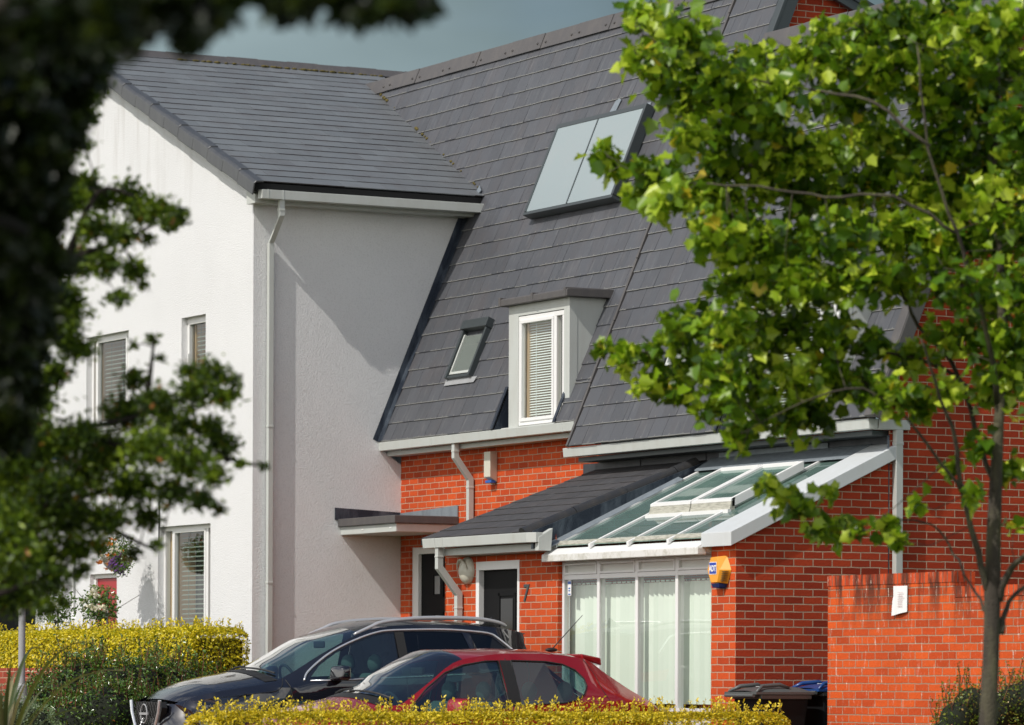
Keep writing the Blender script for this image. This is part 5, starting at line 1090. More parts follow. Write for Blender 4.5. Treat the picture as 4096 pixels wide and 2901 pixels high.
def leaf_mesh(name, C, size, shape, mat, parent, up=.5, nrm=None, rnd=None, droop=.0, label=None, smin=.65):
    C = np.asarray(C, float); n = len(C); V, F = SH[shape]; V = np.array(V); m_ = len(V)
    z = rng.normal(size=(n, 3)); z /= np.linalg.norm(z, axis=1)[:, None]; z = z + np.array([0, 0, up * 1.6]); 
    if nrm is not None: z = z + np.asarray(nrm) * 1.0
    z /= np.linalg.norm(z, axis=1)[:, None]
    y = rng.normal(size=(n, 3)) + np.array([0, 0, -droop]); y -= z * (y * z).sum(1)[:, None]; y /= np.linalg.norm(y, axis=1)[:, None]; x = np.cross(y, z)
    s = size * rng.uniform(smin, 1.2, n)
    P = C[:, None, :] + s[:, None, None] * (V[None, :, 0:1] * x[:, None, :] + V[None, :, 1:2] * y[:, None, :] + V[None, :, 2:3] * z[:, None, :])
    o = wloc(parent) if parent else Vector((0, 0, 0)); P = P - np.array(o)
    me = bpy.data.meshes.new(name); nf = len(F); loops = [i for f in F for i in f]; lt = [len(f) for f in F]
    me.vertices.add(n * m_); me.vertices.foreach_set('co', P.reshape(-1).astype(np.float32))
    L_ = (np.arange(n)[:, None] * m_ + np.array(loops)[None, :]).reshape(-1); me.loops.add(len(L_)); me.loops.foreach_set('vertex_index', L_.astype(np.int32))
    tot = np.tile(np.array(lt), n); st = np.concatenate([[0], np.cumsum(tot)[:-1]]); me.polygons.add(len(tot)); me.polygons.foreach_set('loop_start', st.astype(np.int32))
    me.update(calc_edges=True)
    r = rng.random(n) if rnd is None else np.clip(np.asarray(rnd), 0, 1)
    a = me.attributes.new('rnd', 'FLOAT', 'FACE'); a.data.foreach_set('value', np.repeat(r, nf).astype(np.float32))
    me.materials.append(mat); me.validate()
    ob = bpy.data.objects.new(name, me); COL.objects.link(ob)
    if parent: ob.parent = parent
    if label: ob['label'] = label
    return ob
def blob(c, r, n, flat=1.0, hollow=.3):
    d = rng.normal(size=(n, 3)); d /= np.linalg.norm(d, axis=1)[:, None]; rr = r * (hollow + (1 - hollow) * rng.random(n)) ** .6; p = d * rr[:, None]; p[:, 2] *= flat
    return np.array(c)[None, :] + p
K = 4096 / 2293.0

# ---- street tree on the right
T = at(3955, 2901, 27.6); tr = thing('street_tree', (T.x, T.y, -.2), 'young plane tree with lobed yellow green leaves in front of the brick house', 'tree')
D0 = 27.6
def A(x, y, dd=0): return at(x * K, y * K, D0 + dd)
b = MB(); b.tube([A(2212, 1680), A(2212, 1624), A(2218, 1500), A(2221, 1400), A(2222, 1330), A(2225, 1200), A(2230, 1080, .05), A(2236, 950, .1), A(2246, 800, .15), A(2240, 600, .2), A(2225, 400, .2), A(2235, 200, .2), A(2240, -60, .2)], [.066, .062, .056, .055, .056, .050, .044, .036, .030, .024, .018, .014, .008], 16); b.build('trunk', M['bark'], tr, smooth=True)
limbs = [([(2236, 1345, 0), (2262, 1275, -.1), (2320, 1215, -.3), (2400, 1050, -.5)], .030), ([(2240, 1420, 0), (2262, 1345, .1), (2310, 1305, .3), (2420, 1240, .5)], .022), ([(2212, 1330, 0), (2188, 1240, -.1), (2158, 1110, -.2), (2135, 980, -.35), (2105, 890, -.5), (2060, 760, -.7)], .026),
    ([(2212, 1375, 0), (2172, 1305, .1), (2135, 1240, .2), (2085, 1175, .3), (2000, 1165, .35), (1880, 1170, .4), (1760, 1110, .4)], .011), ([(2228, 1100, 0), (2185, 960, .3), (2131, 809, .5), (2069, 742, .6), (2032, 683, .6), (2003, 600, .6), (1960, 450, .7), (1900, 300, .8)], .020), ([(2195, 900, .3), (2124, 832, .5), (2058, 804, .6), (1985, 793, .6), (1900, 770, .6), (1780, 790, .5), (1650, 800, .4), (1500, 790, .3), (1385, 790, .3)], .015),
    ([(2236, 900, 0), (2200, 700, -.4), (2140, 520, -.7), (2080, 330, -.8), (2050, 100, -.8)], .020), ([(2140, 520, -.7), (2000, 440, -.8), (1850, 440, -.8), (1700, 420, -.7), (1560, 410, -.6), (1440, 390, -.5), (1360, 350, -.5)], .012), ([(2080, 330, -.8), (1950, 230, -.7), (1800, 200, -.5), (1650, 170, -.4), (1500, 120, -.3), (1430, 60, -.3)], .012),
    ([(2225, 500, .2), (2280, 300, 0), (2330, 100, -.2)], .016), ([(2158, 1110, -.2), (2050, 960, -.5), (1930, 870, -.7), (1800, 900, -.7), (1680, 960, -.6)], .012), ([(2003, 640, .6), (1850, 600, .5), (1700, 580, .4), (1600, 560, .3)], .011), ([(2235, 760, .1), (2290, 640, .4), (2360, 500, .6)], .016)]
ends = []
b = MB()
for P_, r_ in limbs:
    Q = smooth_poly([A(*p) for p in P_], 4); Q = [q + Vector((random.uniform(-.008, .008),) * 3) for q in Q]; b.tube(Q, [r_ * (1 - .75 * i / (len(Q) - 1)) for i in range(len(Q))], 8); ends += Q[2:]
CL = """1430,30,30 1480,50,40 1425,125,28 1470,115,40 1540,70,48 1545,140,52 1485,190,40 1555,225,48 1615,165,52 1690,130,36 1660,215,54 1735,225,54 1800,130,48 1850,70,30 1880,140,52 1940,70,50 1900,225,54 1975,150,54 2010,50,50 2060,110,54 2110,40,54 2180,70,54 2255,60,56 2250,150,56 2160,160,54 2080,220,54 2200,240,54 2275,260,50
1540,300,36 1600,300,50 1615,375,48 1350,335,20 1372,368,24 1440,375,24 1480,395,40 1420,432,24 1500,440,40 1560,435,48 1640,460,50 1700,305,54 1720,385,54 1780,330,54 1800,425,54 1860,330,54 1880,430,54 1950,300,54 1960,400,54 2040,330,54 2050,430,54 2130,330,54 2140,430,54 2220,350,54 2230,450,54 2285,400,50
1600,520,40 1630,555,46 1690,540,52 1630,640,32 1690,640,52 1770,540,52 1770,640,52 1850,540,52 1850,640,52 1930,520,52 1930,620,50 2010,530,50 2080,540,50 2160,540,50 2240,560,54 2020,625,46 2230,660,50 2160,640,46 2100,630,40
1362,780,20 1398,800,26 1450,785,24 1500,755,28 1440,865,24 1478,845,30 1540,725,42 1560,800,42 1520,880,30 1620,740,50 1620,840,50 1595,915,32 1690,740,52 1690,850,52 1770,740,52 1780,850,52 1740,935,42 1820,925,44 1660,955,32 1648,1000,18 1860,745,48 1870,840,44 1940,860,40 1960,775,30 2040,800,40 2000,885,38 2060,900,36 2120,755,40 2120,865,30 2200,760,46 2230,860,46 2265,760,44
1722,1090,22 1757,1115,24 1795,1135,28 1830,1180,24 1880,1185,28 1925,1190,22 1990,1180,28 2012,1212,18 1860,1105,18 2130,1045,20 2195,1000,26 2270,1055,24 2180,1110,16 2050,1125,14 2272,1180,14 2330,350,60 2330,500,60 2330,650,60 2340,150,60 2330,820,50"""
pts = []; cols = []
for tk in CL.split():
    x, y, r_ = map(float, tk.split(',')); dd = rng.normal() * .45 if r_ > 35 else rng.normal() * .2
    c = A(x, y, dd); rm = r_ * K * 27.6 / FPX; n = int(4 + (r_ / 11.0) ** 2 * 6.3)
    P = np.array(c)[None, :] + rng.normal(size=(n, 3)) * np.array([1, 1, .85]) * rm * .62; pts.append(P); cc = rng.normal() * .13; cols.append(np.where(rng.random(n) < .012, 1.0, np.clip(rng.normal(size=n) * .30 + .48 + cc, 0, .95)))  # wide tone spread paints shadow and highlights among the leaves
    e = min(ends, key=lambda q: (q - c).length); mid = (e + c) / 2 + Vector((0, 0, -.03)); mid += Vector((random.uniform(-.05, .05), random.uniform(-.05, .05), random.uniform(-.06, .02))); b.tube([e, mid, c], [.004, .003, .002], 5)
    for k in range(0, n, 4): b.tube([c, Vector(P[k])], [.003, .0015], 4, cap=False)
b.build('branches', M['bark'], tr, smooth=True)
# unseen upper crown above the frame keeps the tree whole
for k in range(34):
    c = A(2235 + rng.normal() * 260, -140 - abs(rng.normal()) * 260, rng.normal() * .8); P = blob(c, .42, 32, 1, .1); pts.append(P); cols.append(rng.random(32))
for k in range(26):   # side of the crown beyond the right edge
    c = A(2520 + rng.normal() * 120, 500 + rng.normal() * 330, rng.normal() * .8); P = blob(c, .42, 28, 1, .1); pts.append(P); cols.append(rng.random(28))
leaf_mesh('leaves', np.concatenate(pts), .102, 'plane', M['leaf_plane'], tr, smin=.5, up=.3, rnd=np.concatenate(cols), droop=.5)

# ---- hawthorn on the left
T = at(-260, 2901, 21.5); th = thing('hawthorn_tree', (T.x, T.y, -.2), 'small leaved dark green tree reaching across the white gable', 'tree')
D1 = 21.5
def B(x, y, dd=0): return at(x * K, y * K, D1 + dd)
b = MB(); b.tube([B(-150, 1700), B(-140, 1300), B(-120, 900), B(-130, 500), B(-100, 100)], [.12, .10, .08, .06, .04], 12); b.build('trunk', M['bark_dark'], th, smooth=True)
lim = [[(-140, 1300, 0), (0, 1180, 0), (150, 1120, .1), (300, 1090, .2), (430, 1100, .2), (490, 1140, .2)], [(-125, 1000, 0), (30, 1000, 0), (180, 960, .1), (320, 930, .2), (440, 880, .2), (525, 845, .2)], [(180, 960, .1), (300, 1010, .2), (420, 1020, .2), (520, 1030, .2), (590, 1046, .2)], [(-130, 700, 0), (20, 640, -.1), (150, 580, -.1), (270, 540, 0), (350, 500, 0), (405, 475, 0)], [(20, 640, -.1), (120, 740, 0), (170, 790, 0)],
    [(-130, 500, 0), (0, 420, 0), (120, 320, 0), (180, 230, .1), (205, 140, .1)], [(-140, 1350, 0), (0, 1330, 0), (80, 1300, 0), (140, 1340, 0)], [(320, 930, .2), (335, 850, .2), (345, 760, .2)], [(150, 580, -.1), (220, 430, 0), (300, 440, 0)], [(150, 1120, .1), (260, 1190, .1), (355, 1235, .1)]]
ends = []; b = MB()
for P_ in lim:
    Q = smooth_poly([B(*p) for p in P_], 4); b.tube(Q, [.022 * (1 - .85 * i / (len(Q) - 1)) + .002 for i in range(len(Q))], 7); ends += Q[1:]
CL = """200,130,28 215,170,22 175,230,32 195,200,28 150,290,32 205,260,12 190,325,14 190,420,28 160,440,28 230,450,28 290,435,28 310,475,24 350,468,28 400,482,18 380,505,16 210,510,28 270,525,24 330,535,12 180,580,34 240,590,28 300,605,22 320,640,8 150,660,28 270,665,16 130,740,34 170,780,28 120,840,28 160,700,28
340,758,8 300,772,7 360,800,6 300,850,22 420,830,14 470,835,26 520,850,14 440,880,30 500,890,22 530,880,7 350,900,34 280,930,36 390,950,36 470,960,26 500,1000,26 540,1040,9 590,1045,5 330,1000,38 250,1010,38 420,1030,38 480,1060,22 180,980,40 120,1000,38 200,1060,44 300,1090,40 390,1100,28 450,1120,22 490,1140,10 120,1100,46 60,1050,48 60,1150,48 150,1160,42 240,1160,36 330,1160,22 350,1222,8 300,1240,12 40,1250,44 100,1240,38 170,1230,30 220,1220,14 180,1280,14 120,1300,26 50,1330,38 100,1360,20 140,1350,9
20,900,44 60,960,40 90,900,26 20,1000,50 20,1100,50 0,1200,60 0,1320,50"""
pts = []; cols = []
for tk in CL.split():
    x, y, r_ = map(float, tk.split(',')); c = B(x, y, rng.normal() * .3); rm = r_ * K * D1 / FPX; n = int(7 + r_ ** 2 * .48)
    P = np.array(c)[None, :] + rng.normal(size=(n, 3)) * np.array([1, 1, .8]) * rm * .66; pts.append(P); cols.append(np.where(rng.random(n) < .015, 1.0, np.clip(rng.normal(size=n) * .30 + .42 + rng.normal() * .14, 0, .96))); e = min(ends, key=lambda q: (q - c).length); b.tube([e, (e + c) / 2 + Vector((0, 0, .01)), c], [.005, .004, .002], 5)  # tone spread colours in dark hollows and bright lit leaves
    for k in range(0, n, 8): b.tube([c, Vector(P[k])], [.0025, .001], 4, cap=False)
b.build('branches', M['bark_dark'], th, smooth=True)
leaf_mesh('leaves', np.concatenate(pts), .040, 'oval', M['leaf_thorn'], th, up=.2, rnd=np.concatenate(cols))
# crown above and left of the frame, which shades what hangs into view
pts = []
for k in range(80):
    c = B(-330 + rng.normal() * 230, 250 + rng.normal() * 420, rng.normal() * .9 - .2); pts.append(blob(c, .34, 110, 1, .05))
for k in range(22):
    c = B(-40 + rng.normal() * 150, -260 - abs(rng.normal()) * 200, rng.normal() * .8 - 1.0); pts.append(blob(c, .36, 110, 1, .05))
leaf_mesh('upper_leaves', np.concatenate(pts), .060, 'oval', M['leaf_thorn'], th, up=.2)

# ---- nearest dark tree at the top left
T = at(-900, 2901, 12.5); nt_ = thing('dark_tree', (T.x, T.y, -.3), 'nearly black tree in deep shade filling the top left corner', 'tree')
def Cn(x, y, d): return at(x * K, y * K, d)
b = MB(); b.tube([Cn(-520, 1900, 12.5), Cn(-500, 900, 12.5), Cn(-430, 200, 12.5), Cn(-300, -200, 12.3)], [.20, .16, .12, .07], 12); b.build('trunk', M['bark_dark'], nt_, smooth=True)
b = MB()
for P_ in ([(-430, 200, 12.5), (-150, 60, 12), (100, -10, 11.5), (350, -60, 11), (600, -60, 11), (900, -40, 11)], [(-460, 600, 12.5), (-200, 480, 13), (20, 500, 13.5), (90, 560, 14)], [(-430, 200, 12.5), (-150, 250, 13), (40, 250, 13.5), (120, 280, 14)]):
    Q = smooth_poly([Cn(*p) for p in P_], 4); b.tube(Q, [.04 * (1 - .8 * i / (len(Q) - 1)) + .003 for i in range(len(Q))], 7)
b.build('branches', M['bark_dark'], nt_, smooth=True)
pts = []
for tk in """250,25,48,11 330,10,42,11 400,0,44,11 470,-10,46,11 420,50,34,11 432,85,20,11 300,70,32,11 520,0,20,11 200,30,60,11.5 100,40,70,11.5 20,60,80,12 500,40,10,11 640,2,20,11 672,-6,24,11 645,22,10,11 755,-8,26,11 790,8,24,11 830,22,18,11 862,4,26,11 905,4,28,11 938,12,14,11 700,-20,24,11 600,-20,24,11""".split():
    x, y, r_, d = map(float, tk.split(',')); pts.append(blob(Cn(x, y, d + rng.normal() * .15), r_ * K * d / FPX, int(5 + r_ * r_ * .030), 1, .05))
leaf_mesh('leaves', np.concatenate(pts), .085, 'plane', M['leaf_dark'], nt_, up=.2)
pts = []
for tk in """50,60,80,14 150,60,60,14 100,110,60,14 180,130,50,14 150,230,40,14 200,150,34,14 60,200,60,14 110,240,50,14 50,380,60,14 40,200,85,14 130,170,50,14 60,330,80,14 120,300,45,14 50,450,75,14.5 95,430,45,14.5 50,570,70,15 85,600,45,15 40,690,65,15.5 75,720,40,16 35,800,60,16 40,880,45,16 10,250,80,14 10,420,80,14 10,620,80,14 100,380,40,14 90,500,38,14 15,120,80,14 130,110,50,14 180,90,40,14 -20,760,80,15 240,60,30,13 20,960,40,15""".split():
    x, y, r_, d = map(float, tk.split(',')); pts.append(blob(Cn(x, y, d + rng.normal() * .4), r_ * K * d / FPX, int(30 + r_ * r_ * .34), 1, .02))
for k in range(60):   # canopy toward the sun, out of view
    c = Cn(-250 + rng.normal() * 160, 300 + rng.normal() * 380, 13.5 + rng.normal() * .8); pts.append(blob(Vector(c) + SUN * random.uniform(.6, 1.6), .34, 140, 1, .0))
for k in range(60):
    c = Cn(random.uniform(-50, 950), -30, 11.3) + SUN * random.uniform(.55, 1.3); pts.append(blob(c, .22, 90, 1, .0))
for k in range(50):
    c = Cn(random.uniform(-80, 160), random.uniform(0, 900), 14.5) + SUN * random.uniform(1.1, 2.2); pts.append(blob(c, .30, 140, 1, .0))
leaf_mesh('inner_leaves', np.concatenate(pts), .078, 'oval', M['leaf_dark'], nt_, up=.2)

# ---- dark trees behind the white house
for i, (px_, py_, d, h, rr, lab) in enumerate([(40, 1500, 74, 7.0, 2.6, 'broad dark tree behind the white house at the left edge'), (-160, 1100, 80, 9.0, 3.0, 'tall dark tree furthest behind the white house')]):
    c = at(px_, 2600, d); t = thing('background_tree', (c.x, c.y, 0), lab, 'tree', 'trees behind the white house')
    b = MB(); b.tube([(c.x, c.y, 0), (c.x, c.y, h * .7)], [.25, .1], 10); b.build('trunk', M['bark_dark'], t, smooth=True)
    P = np.concatenate([blob((c.x + rng.normal() * rr * .45, c.y + rng.normal() * rr * .45, h * .55 + rng.normal() * h * .22), rr * .42, 260, 1, .1) for k in range(46)])
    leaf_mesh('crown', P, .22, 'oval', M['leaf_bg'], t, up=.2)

# ---------------------------------------------------------------- hedges and shrubs
def hedge(name, label, x0, x1, y0, y1, z0, z1, mat, core, leaf, n, shape='small', sprigs=0, rough=.05, cat='hedge', group=None, sprig_h=.12, face=None):
    t = thing(name, ((x0 + x1) / 2, (y0 + y1) / 2, z0), label, cat, group)
    nx, ny, nzn = max(3, int((x1 - x0) / .15)), max(3, int((y1 - y0) / .15)), max(3, int((z1 - z0) / .12))
    b = MB(); i_ = .07
    ph = [random.uniform(0, 6) for _ in range(6)]
    wob = lambda x, y: .03 * math.sin(x * 2.1 + ph[0]) + .025 * math.sin(y * 2.7 + ph[1]) + .015 * math.sin(x * 6 + y * 5 + ph[2])
    P = []; Nn = []
    A_ = [(x1 - x0) * (y1 - y0), (y1 - y0) * (z1 - z0), (y1 - y0) * (z1 - z0), (x1 - x0) * (z1 - z0), (x1 - x0) * (z1 - z0)]; A_ = np.array(A_) * np.array(face or [1, 1, 1, 1, 1]); A_ = A_ / A_.sum()
    which = rng.choice(5, n, p=A_); u = rng.random(n); v = rng.random(n); dep = -np.abs(rng.normal(size=n)) * rough + rng.random(n) * .03
    for k in range(n):
        f = which[k]
        if f == 0: p = [x0 + (x1 - x0) * u[k], y0 + (y1 - y0) * v[k], z1 + dep[k]]; nn_ = (0, 0, 1)
        elif f == 1: p = [x1 + dep[k], y0 + (y1 - y0) * u[k], z0 + (z1 - z0) * v[k]]; nn_ = (1, 0, .2)
        elif f == 2: p = [x0 - dep[k], y0 + (y1 - y0) * u[k], z0 + (z1 - z0) * v[k]]; nn_ = (-1, 0, .2)
        elif f == 3: p = [x0 + (x1 - x0) * u[k], y0 - dep[k], z0 + (z1 - z0) * v[k]]; nn_ = (0, -1, .2)
        else: p = [x0 + (x1 - x0) * u[k], y1 + dep[k], z0 + (z1 - z0) * v[k]]; nn_ = (0, 1, .2)
        cl_ = .035 * (math.sin(p[0] * 19 + 2.1 * math.sin(p[1] * 7 + p[2] * 9)) * math.sin(p[1] * 17 + 1.7 * math.sin(p[2] * 11)) * math.sin(p[2] * 15 + p[0] * 5 + p[1] * 3) - .3) + (.03 if random.random() < .25 else 0); p = [p[q_] + nn_[q_] * cl_ for q_ in range(3)]
        w_ = wob(p[0], p[1]); p[2] += w_ * (1 if f == 0 else .4); p[0] += .6 * wob(p[2] * 3, p[1]) * (f in (1, 2)); p[1] += .6 * wob(p[0], p[2] * 3) * (f in (3, 4))
        # round the edges
        rr = .16
        ex = max(0, abs(p[0] - (x0 + x1) / 2) - ((x1 - x0) / 2 - rr)); ey = max(0, abs(p[1] - (y0 + y1) / 2) - ((y1 - y0) / 2 - rr)); ez = max(0, p[2] - (z1 - rr))
        m_ = math.sqrt(ex * ex + ey * ey + ez * ez)
        if m_ > rr:
            s_ = rr / m_; p[0] -= math.copysign(ex * (1 - s_), p[0] - (x0 + x1) / 2); p[1] -= math.copysign(ey * (1 - s_), p[1] - (y0 + y1) / 2); p[2] -= ez * (1 - s_)
        P.append(p); Nn.append(nn_)
    b.box((x0 + i_, y0 + i_, z0), (x1 - i_, y1 - i_, z1 - i_ - .04)); b.build('dark_core', core, t, bevel=.06)  # solid core; its dark colour stands for shade between the leaves
    P = np.array(P); rv = rng.random(n)
    leaf_mesh('leaves', P, leaf, shape, mat, t, up=.3, nrm=np.array(Nn) * .8, rnd=rv)
    if sprigs:
        S_ = []; R_ = []; b = MB()
        for k in range(sprigs):
            x, y = x0 + (x1 - x0) * random.random(), y0 + (y1 - y0) * random.random(); h = sprig_h * random.uniform(.3, 1.0) ** 1.3; tip = Vector((x + random.uniform(-.03, .03), y + random.uniform(-.04, .04), z1 + h)); ba = Vector((x, y, z1 - .05 + wob(x, y)))
            b.tube([ba, tip], [.0025, .0012], 4, cap=False); m_ = int(4 + h / .018)
            for j in range(m_): q = ba.lerp(tip, (j + 1) / m_); S_.append(q); R_.append(.2 + .8 * j / m_)
        tag(b.build('stems', M['bark'], t), kind='stuff'); tag(leaf_mesh('sprigs', np.array(S_), leaf * 1.0, 'oval', mat, t, up=.1, rnd=np.array(R_), droop=-.9), kind='stuff')
    return t
hedge('golden_hedge', 'bright yellow privet hedge in the foreground hiding the lower half of the red car', -33.75, -32.95, 14.95, 20.95, -.12, .725, M['leaf_goldf'], M['hedge_core'], .034, 60000, sprigs=420, face=[1.6, 1.4, .1, .6, .6], group='golden privet hedges', sprig_h=.15, rough=.035)
hedge('golden_hedge', 'clipped golden hedge with a rounded end in front of the white gable wall', -47.6, -41.35, 18.45, 19.2, .35, 1.60, M['leaf_gold'], M['hedge_core'], .038, 60000, sprigs=220, face=[1.2, 1.5, .1, 1.8, .2], group='golden privet hedges', sprig_h=.12, rough=.05)

def shrub(name, label, pts_, mat, core, leaf, dens, cat='shrub', shape='oval', shoots=0, shoot_h=.3, group=None, stem=None, flowers=None, up=.35):
    c0 = pts_[0]; t = thing(name, (c0[0], c0[1], -.1), label, cat, group); P = []; b = MB()
    for (x, y, z, r_) in pts_:
        n = int(dens * r_ * r_); d = rng.normal(size=(n, 3)); d /= np.linalg.norm(d, axis=1)[:, None]; rr = r_ * (1 - np.abs(rng.normal(size=n)) * .16) * (1 + .10 * np.sin(d[:, 0] * 7 + x * 9) + .10 * np.sin(d[:, 2] * 8 + y * 7)); P.append(np.array([x, y, z]) + d * rr[:, None]); b.ball((x, y, z), r_ * .74, 12, 8)
    b.build('dark_core', core, t, smooth=True); P = np.concatenate(P); P = P[P[:, 2] > -.05]  # solid dark balls standing in for the shaded inside
    leaf_mesh('leaves', P, leaf, shape, mat, t, up=up, rnd=None)
    if shoots:
        S_ = []; b = MB(); 
        for k in range(shoots):
            x, y, z, r_ = random.choice(pts_); a = random.uniform(0, 6.28); ba = Vector((x + math.cos(a) * r_ * .5, y + math.sin(a) * r_ * .5, z + r_ * .55)); tip = ba + Vector((random.uniform(-.09, .09), random.uniform(-.09, .09), shoot_h * random.uniform(.5, 1.1)))
            b.tube([ba, ba.lerp(tip, .5) + Vector((random.uniform(-.02, .02),) * 3), tip], [.005, .004, .002], 5, cap=False); m_ = int(10 + 14 * shoot_h)
            for j in range(m_): S_.append(ba.lerp(tip, (j + 1) / m_))
        tag(b.build('shoots', M['shoot'], t), kind='stuff'); leaf_mesh('shoot_leaves', np.array(S_), leaf * 1.05, 'oval', mat, t, up=.1, rnd=rng.random(len(S_)) * .95)
    if flowers:
        fm, fn, fs = flowers; idx = rng.choice(len(P), fn, replace=False); proto = leaf_mesh('flower', np.repeat(P[idx[:1]], 7, axis=0) + rng.normal(size=(7, 3)) * fs * .3, fs, 'petal', M[fm], t, up=.5)
        for k in idx[1:]: o_ = proto.copy(); COL.objects.link(o_); o_.parent = t; o_.location = Vector(P[k] - P[idx[0]])
    return t

shr = []
for (px_, py_, r_, d) in [(120, 2850, .42, 43.6), (230, 2790, .45, 43.8), (330, 2740, .46, 43.9), (440, 2760, .46, 43.8), (540, 2745, .46, 44), (640, 2745, .44, 44.4), (740, 2755, .42, 44.8), (840, 2770, .38, 45.2), (300, 2900, .5, 43.2), (480, 2900, .5, 43.3), (620, 2880, .5, 43.6), (420, 2850, .5, 43.2), (180, 2960, .5, 43.2)]:
    c = at(px_, py_ + 28, d); shr.append((c.x, c.y, c.z, r_ * .92))
shrub('berry_shrub', 'glossy dark green shrub with red brown shoots in front of the golden hedge', shr, M['leaf_shrub'], M['shrub_core'], .042, 9500, shoots=260, shoot_h=.34, flowers=('petal_pink', 46, .022))
hb = []
for (px_, py_, r_, d) in [(40, 2900, .40, 37), (120, 2915, .34, 37), (-60, 2900, .45, 37), (190, 2960, .28, 37.2)]:
    c = at(px_, py_, d); hb.append((c.x, c.y, c.z, r_ * .75))
shrub('hebe_mound', 'low sage green mound of tiny leaves at the bottom left corner', hb, M['leaf_hebe'], M['shrub_core'], .020, 42000, shape='small')
ab = []
for (px_, py_, r_, d) in [(3830, 2880, .22, 36.6), (3890, 2830, .24, 36.7), (3990, 2850, .20, 36.6), (4060, 2820, .25, 36.7), (4130, 2810, .3, 36.7), (3790, 2940, .2, 36.6)]:
    c = at(px_, py_, d); ab.append((c.x, c.y, c.z, r_))
shrub('abelia_bush', 'loose green and bronze bush at the foot of the garden wall', ab, M['leaf_berb'], M['shrub_core'], .026, 13000, shoots=60, shoot_h=.26)
# strap-leaved plant
c = at(5, 2860, 33); ph = thing('strap_leaved_plant', (c.x, c.y, 0), 'spiky plant with long arching straw and green blades at the left edge', 'plant')
for k in range(34):
    a = random.uniform(0, 6.28); ln = random.uniform(.8, 1.8); lean = random.uniform(.1, .75); dr_ = Vector((math.cos(a), math.sin(a), 0)) * lean; sdv = Vector((-math.sin(a), math.cos(a), 0)); P = []
    for i in range(9): t_ = i / 8; P.append(Vector((c.x, c.y, .15)) + dr_ * ln * t_ * (.5 + .5 * t_) + Vector((0, 0, ln * t_ * (1.0 - .35 * t_ * t_ * lean * 1.6))))
    vs = []
    for i, p in enumerate(P): w_ = .026 * (1 - (i / 8) ** 2.2) + .001; vs += [p - sdv * w_, p + Vector((0, 0, -.008)), p + sdv * w_]
    bb = MB(); bb.add(vs, [q for i in range(8) for q in ((3 * i, 3 * i + 1, 3 * i + 4, 3 * i + 3), (3 * i + 1, 3 * i + 2, 3 * i + 5, 3 * i + 4))], rnd=random.random() ** 1.5); bb.build('blade', M['blade'], ph, fixn=False)
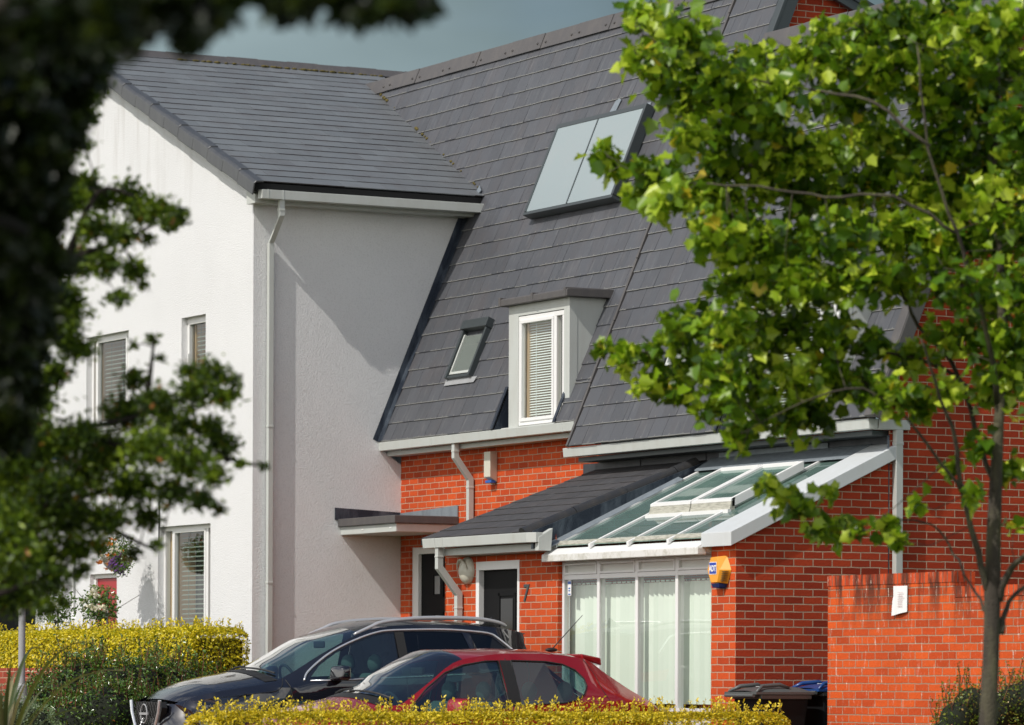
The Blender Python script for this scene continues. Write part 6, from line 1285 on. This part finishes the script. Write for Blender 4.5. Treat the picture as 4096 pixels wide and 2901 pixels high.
# standard roses
for (px_, py_, lab) in ((400, 2430, 'standard rose bush with cream flowers before the red door'), (232, 2440, 'smaller rose bush with few flowers left of the red door')):
    c = at(px_, py_, 51.5); t = thing('rose_bush', (c.x, c.y, .2), lab, 'rose bush', 'rose bushes before the white gable')
    b = MB(); b.tube([(c.x, c.y, .2), (c.x + .02, c.y, 1.0), (c.x, c.y, c.z)], [.018, .015, .012], 7)
    for k in range(16): a = rng.normal(size=3) * .16; b.tube([(c.x, c.y, c.z - .15), (c.x + a[0], c.y + a[1], c.z + a[2])], [.006, .003], 5)
    b.build('stem', M['bark'], t, smooth=True); n = 750 if px_ > 300 else 480; P = blob((c.x, c.y, c.z), .27, n, 1.15, .1); leaf_mesh('leaves', P, .055, 'oval', M['leaf_shrub'], t, up=.3, rnd=rng.random(n) * .9)
    nf = 15 if px_ > 300 else 3
    for k in range(nf):
        d = rng.normal(size=3); d /= np.linalg.norm(d); d[1] = -abs(d[1]) * .8; d[2] = abs(d[2]) * 1.1 - .25; q = np.array([c.x, c.y, c.z + .03]) + d * .27; Q = np.repeat(q[None, :], 14, axis=0) + rng.normal(size=(14, 3)) * .012; leaf_mesh('flower', Q, .040, 'petal', M['petal_w'], t, up=.1)
# hanging basket
c = at(470, 2235, 52.6); t = thing('hanging_basket', (c.x, c.y, c.z), 'round wicker hanging basket full of orange, white and purple flowers above the red door', 'hanging basket')
b = MB(); b.lathe(c, [(.02, -.17), (.10, -.15), (.17, -.08), (.205, .0), (.215, .02), (.19, .02), (.16, -.06), (.0, -.12)], 'Z', 22); b.build('basket', M['wicker'], t, smooth='auto')
b = MB(); wy = YW - .002; hx = c.x + .30
b.tube([(hx, wy - .012, c.z + .15), (hx, wy - .012, c.z + .85)], .009, 6); b.tube([(hx, wy - .012, c.z + .80), (hx - .1, (wy + c.y) / 2, c.z + .84), (c.x, c.y, c.z + .80)], .008, 6); b.tube([(hx, wy - .012, c.z + .45), (hx - .08, (wy + c.y) / 2, c.z + .62), (hx - .16, (wy + c.y) / 2 - .02, c.z + .80)], .006, 6)
for a in (0, 2.1, 4.2): b.tube([(c.x + .19 * math.cos(a), c.y + .19 * math.sin(a), c.z + .02), (c.x, c.y, c.z + .78)], .003, 4)
b.build('bracket', M['iron'], t)
P = np.concatenate([blob((c.x, c.y, c.z + .10), .27, 900, .75, .1), blob((c.x + .26, c.y - .05, c.z - .06), .15, 420, 1.3, .1)]); leaf_mesh('foliage', P, .040, 'oval', M['leaf_shrub'], t, up=.2, rnd=rng.random(len(P)) * .9)
def fl(mat, n, cc, r_, s_):
    q = blob(cc, r_, n, .8, .75); q[:, 1] = cc[1] - np.abs(q[:, 1] - cc[1]); proto = None
    for k in range(n):
        if proto is None: proto = leaf_mesh('flower', np.repeat(q[:1], 6, axis=0) + rng.normal(size=(6, 3)) * s_ * .25, s_, 'petal', M[mat], t, up=.2)
        else: o_ = proto.copy(); COL.objects.link(o_); o_.parent = t; o_.location = Vector(q[k] - q[0])
fl('petal_o', 34, (c.x, c.y - .03, c.z + .06), .27, .035); fl('petal_w', 42, (c.x + .02, c.y - .02, c.z + .15), .27, .032); fl('petal_p', 22, (c.x + .27, c.y - .06, c.z - .08), .15, .036)
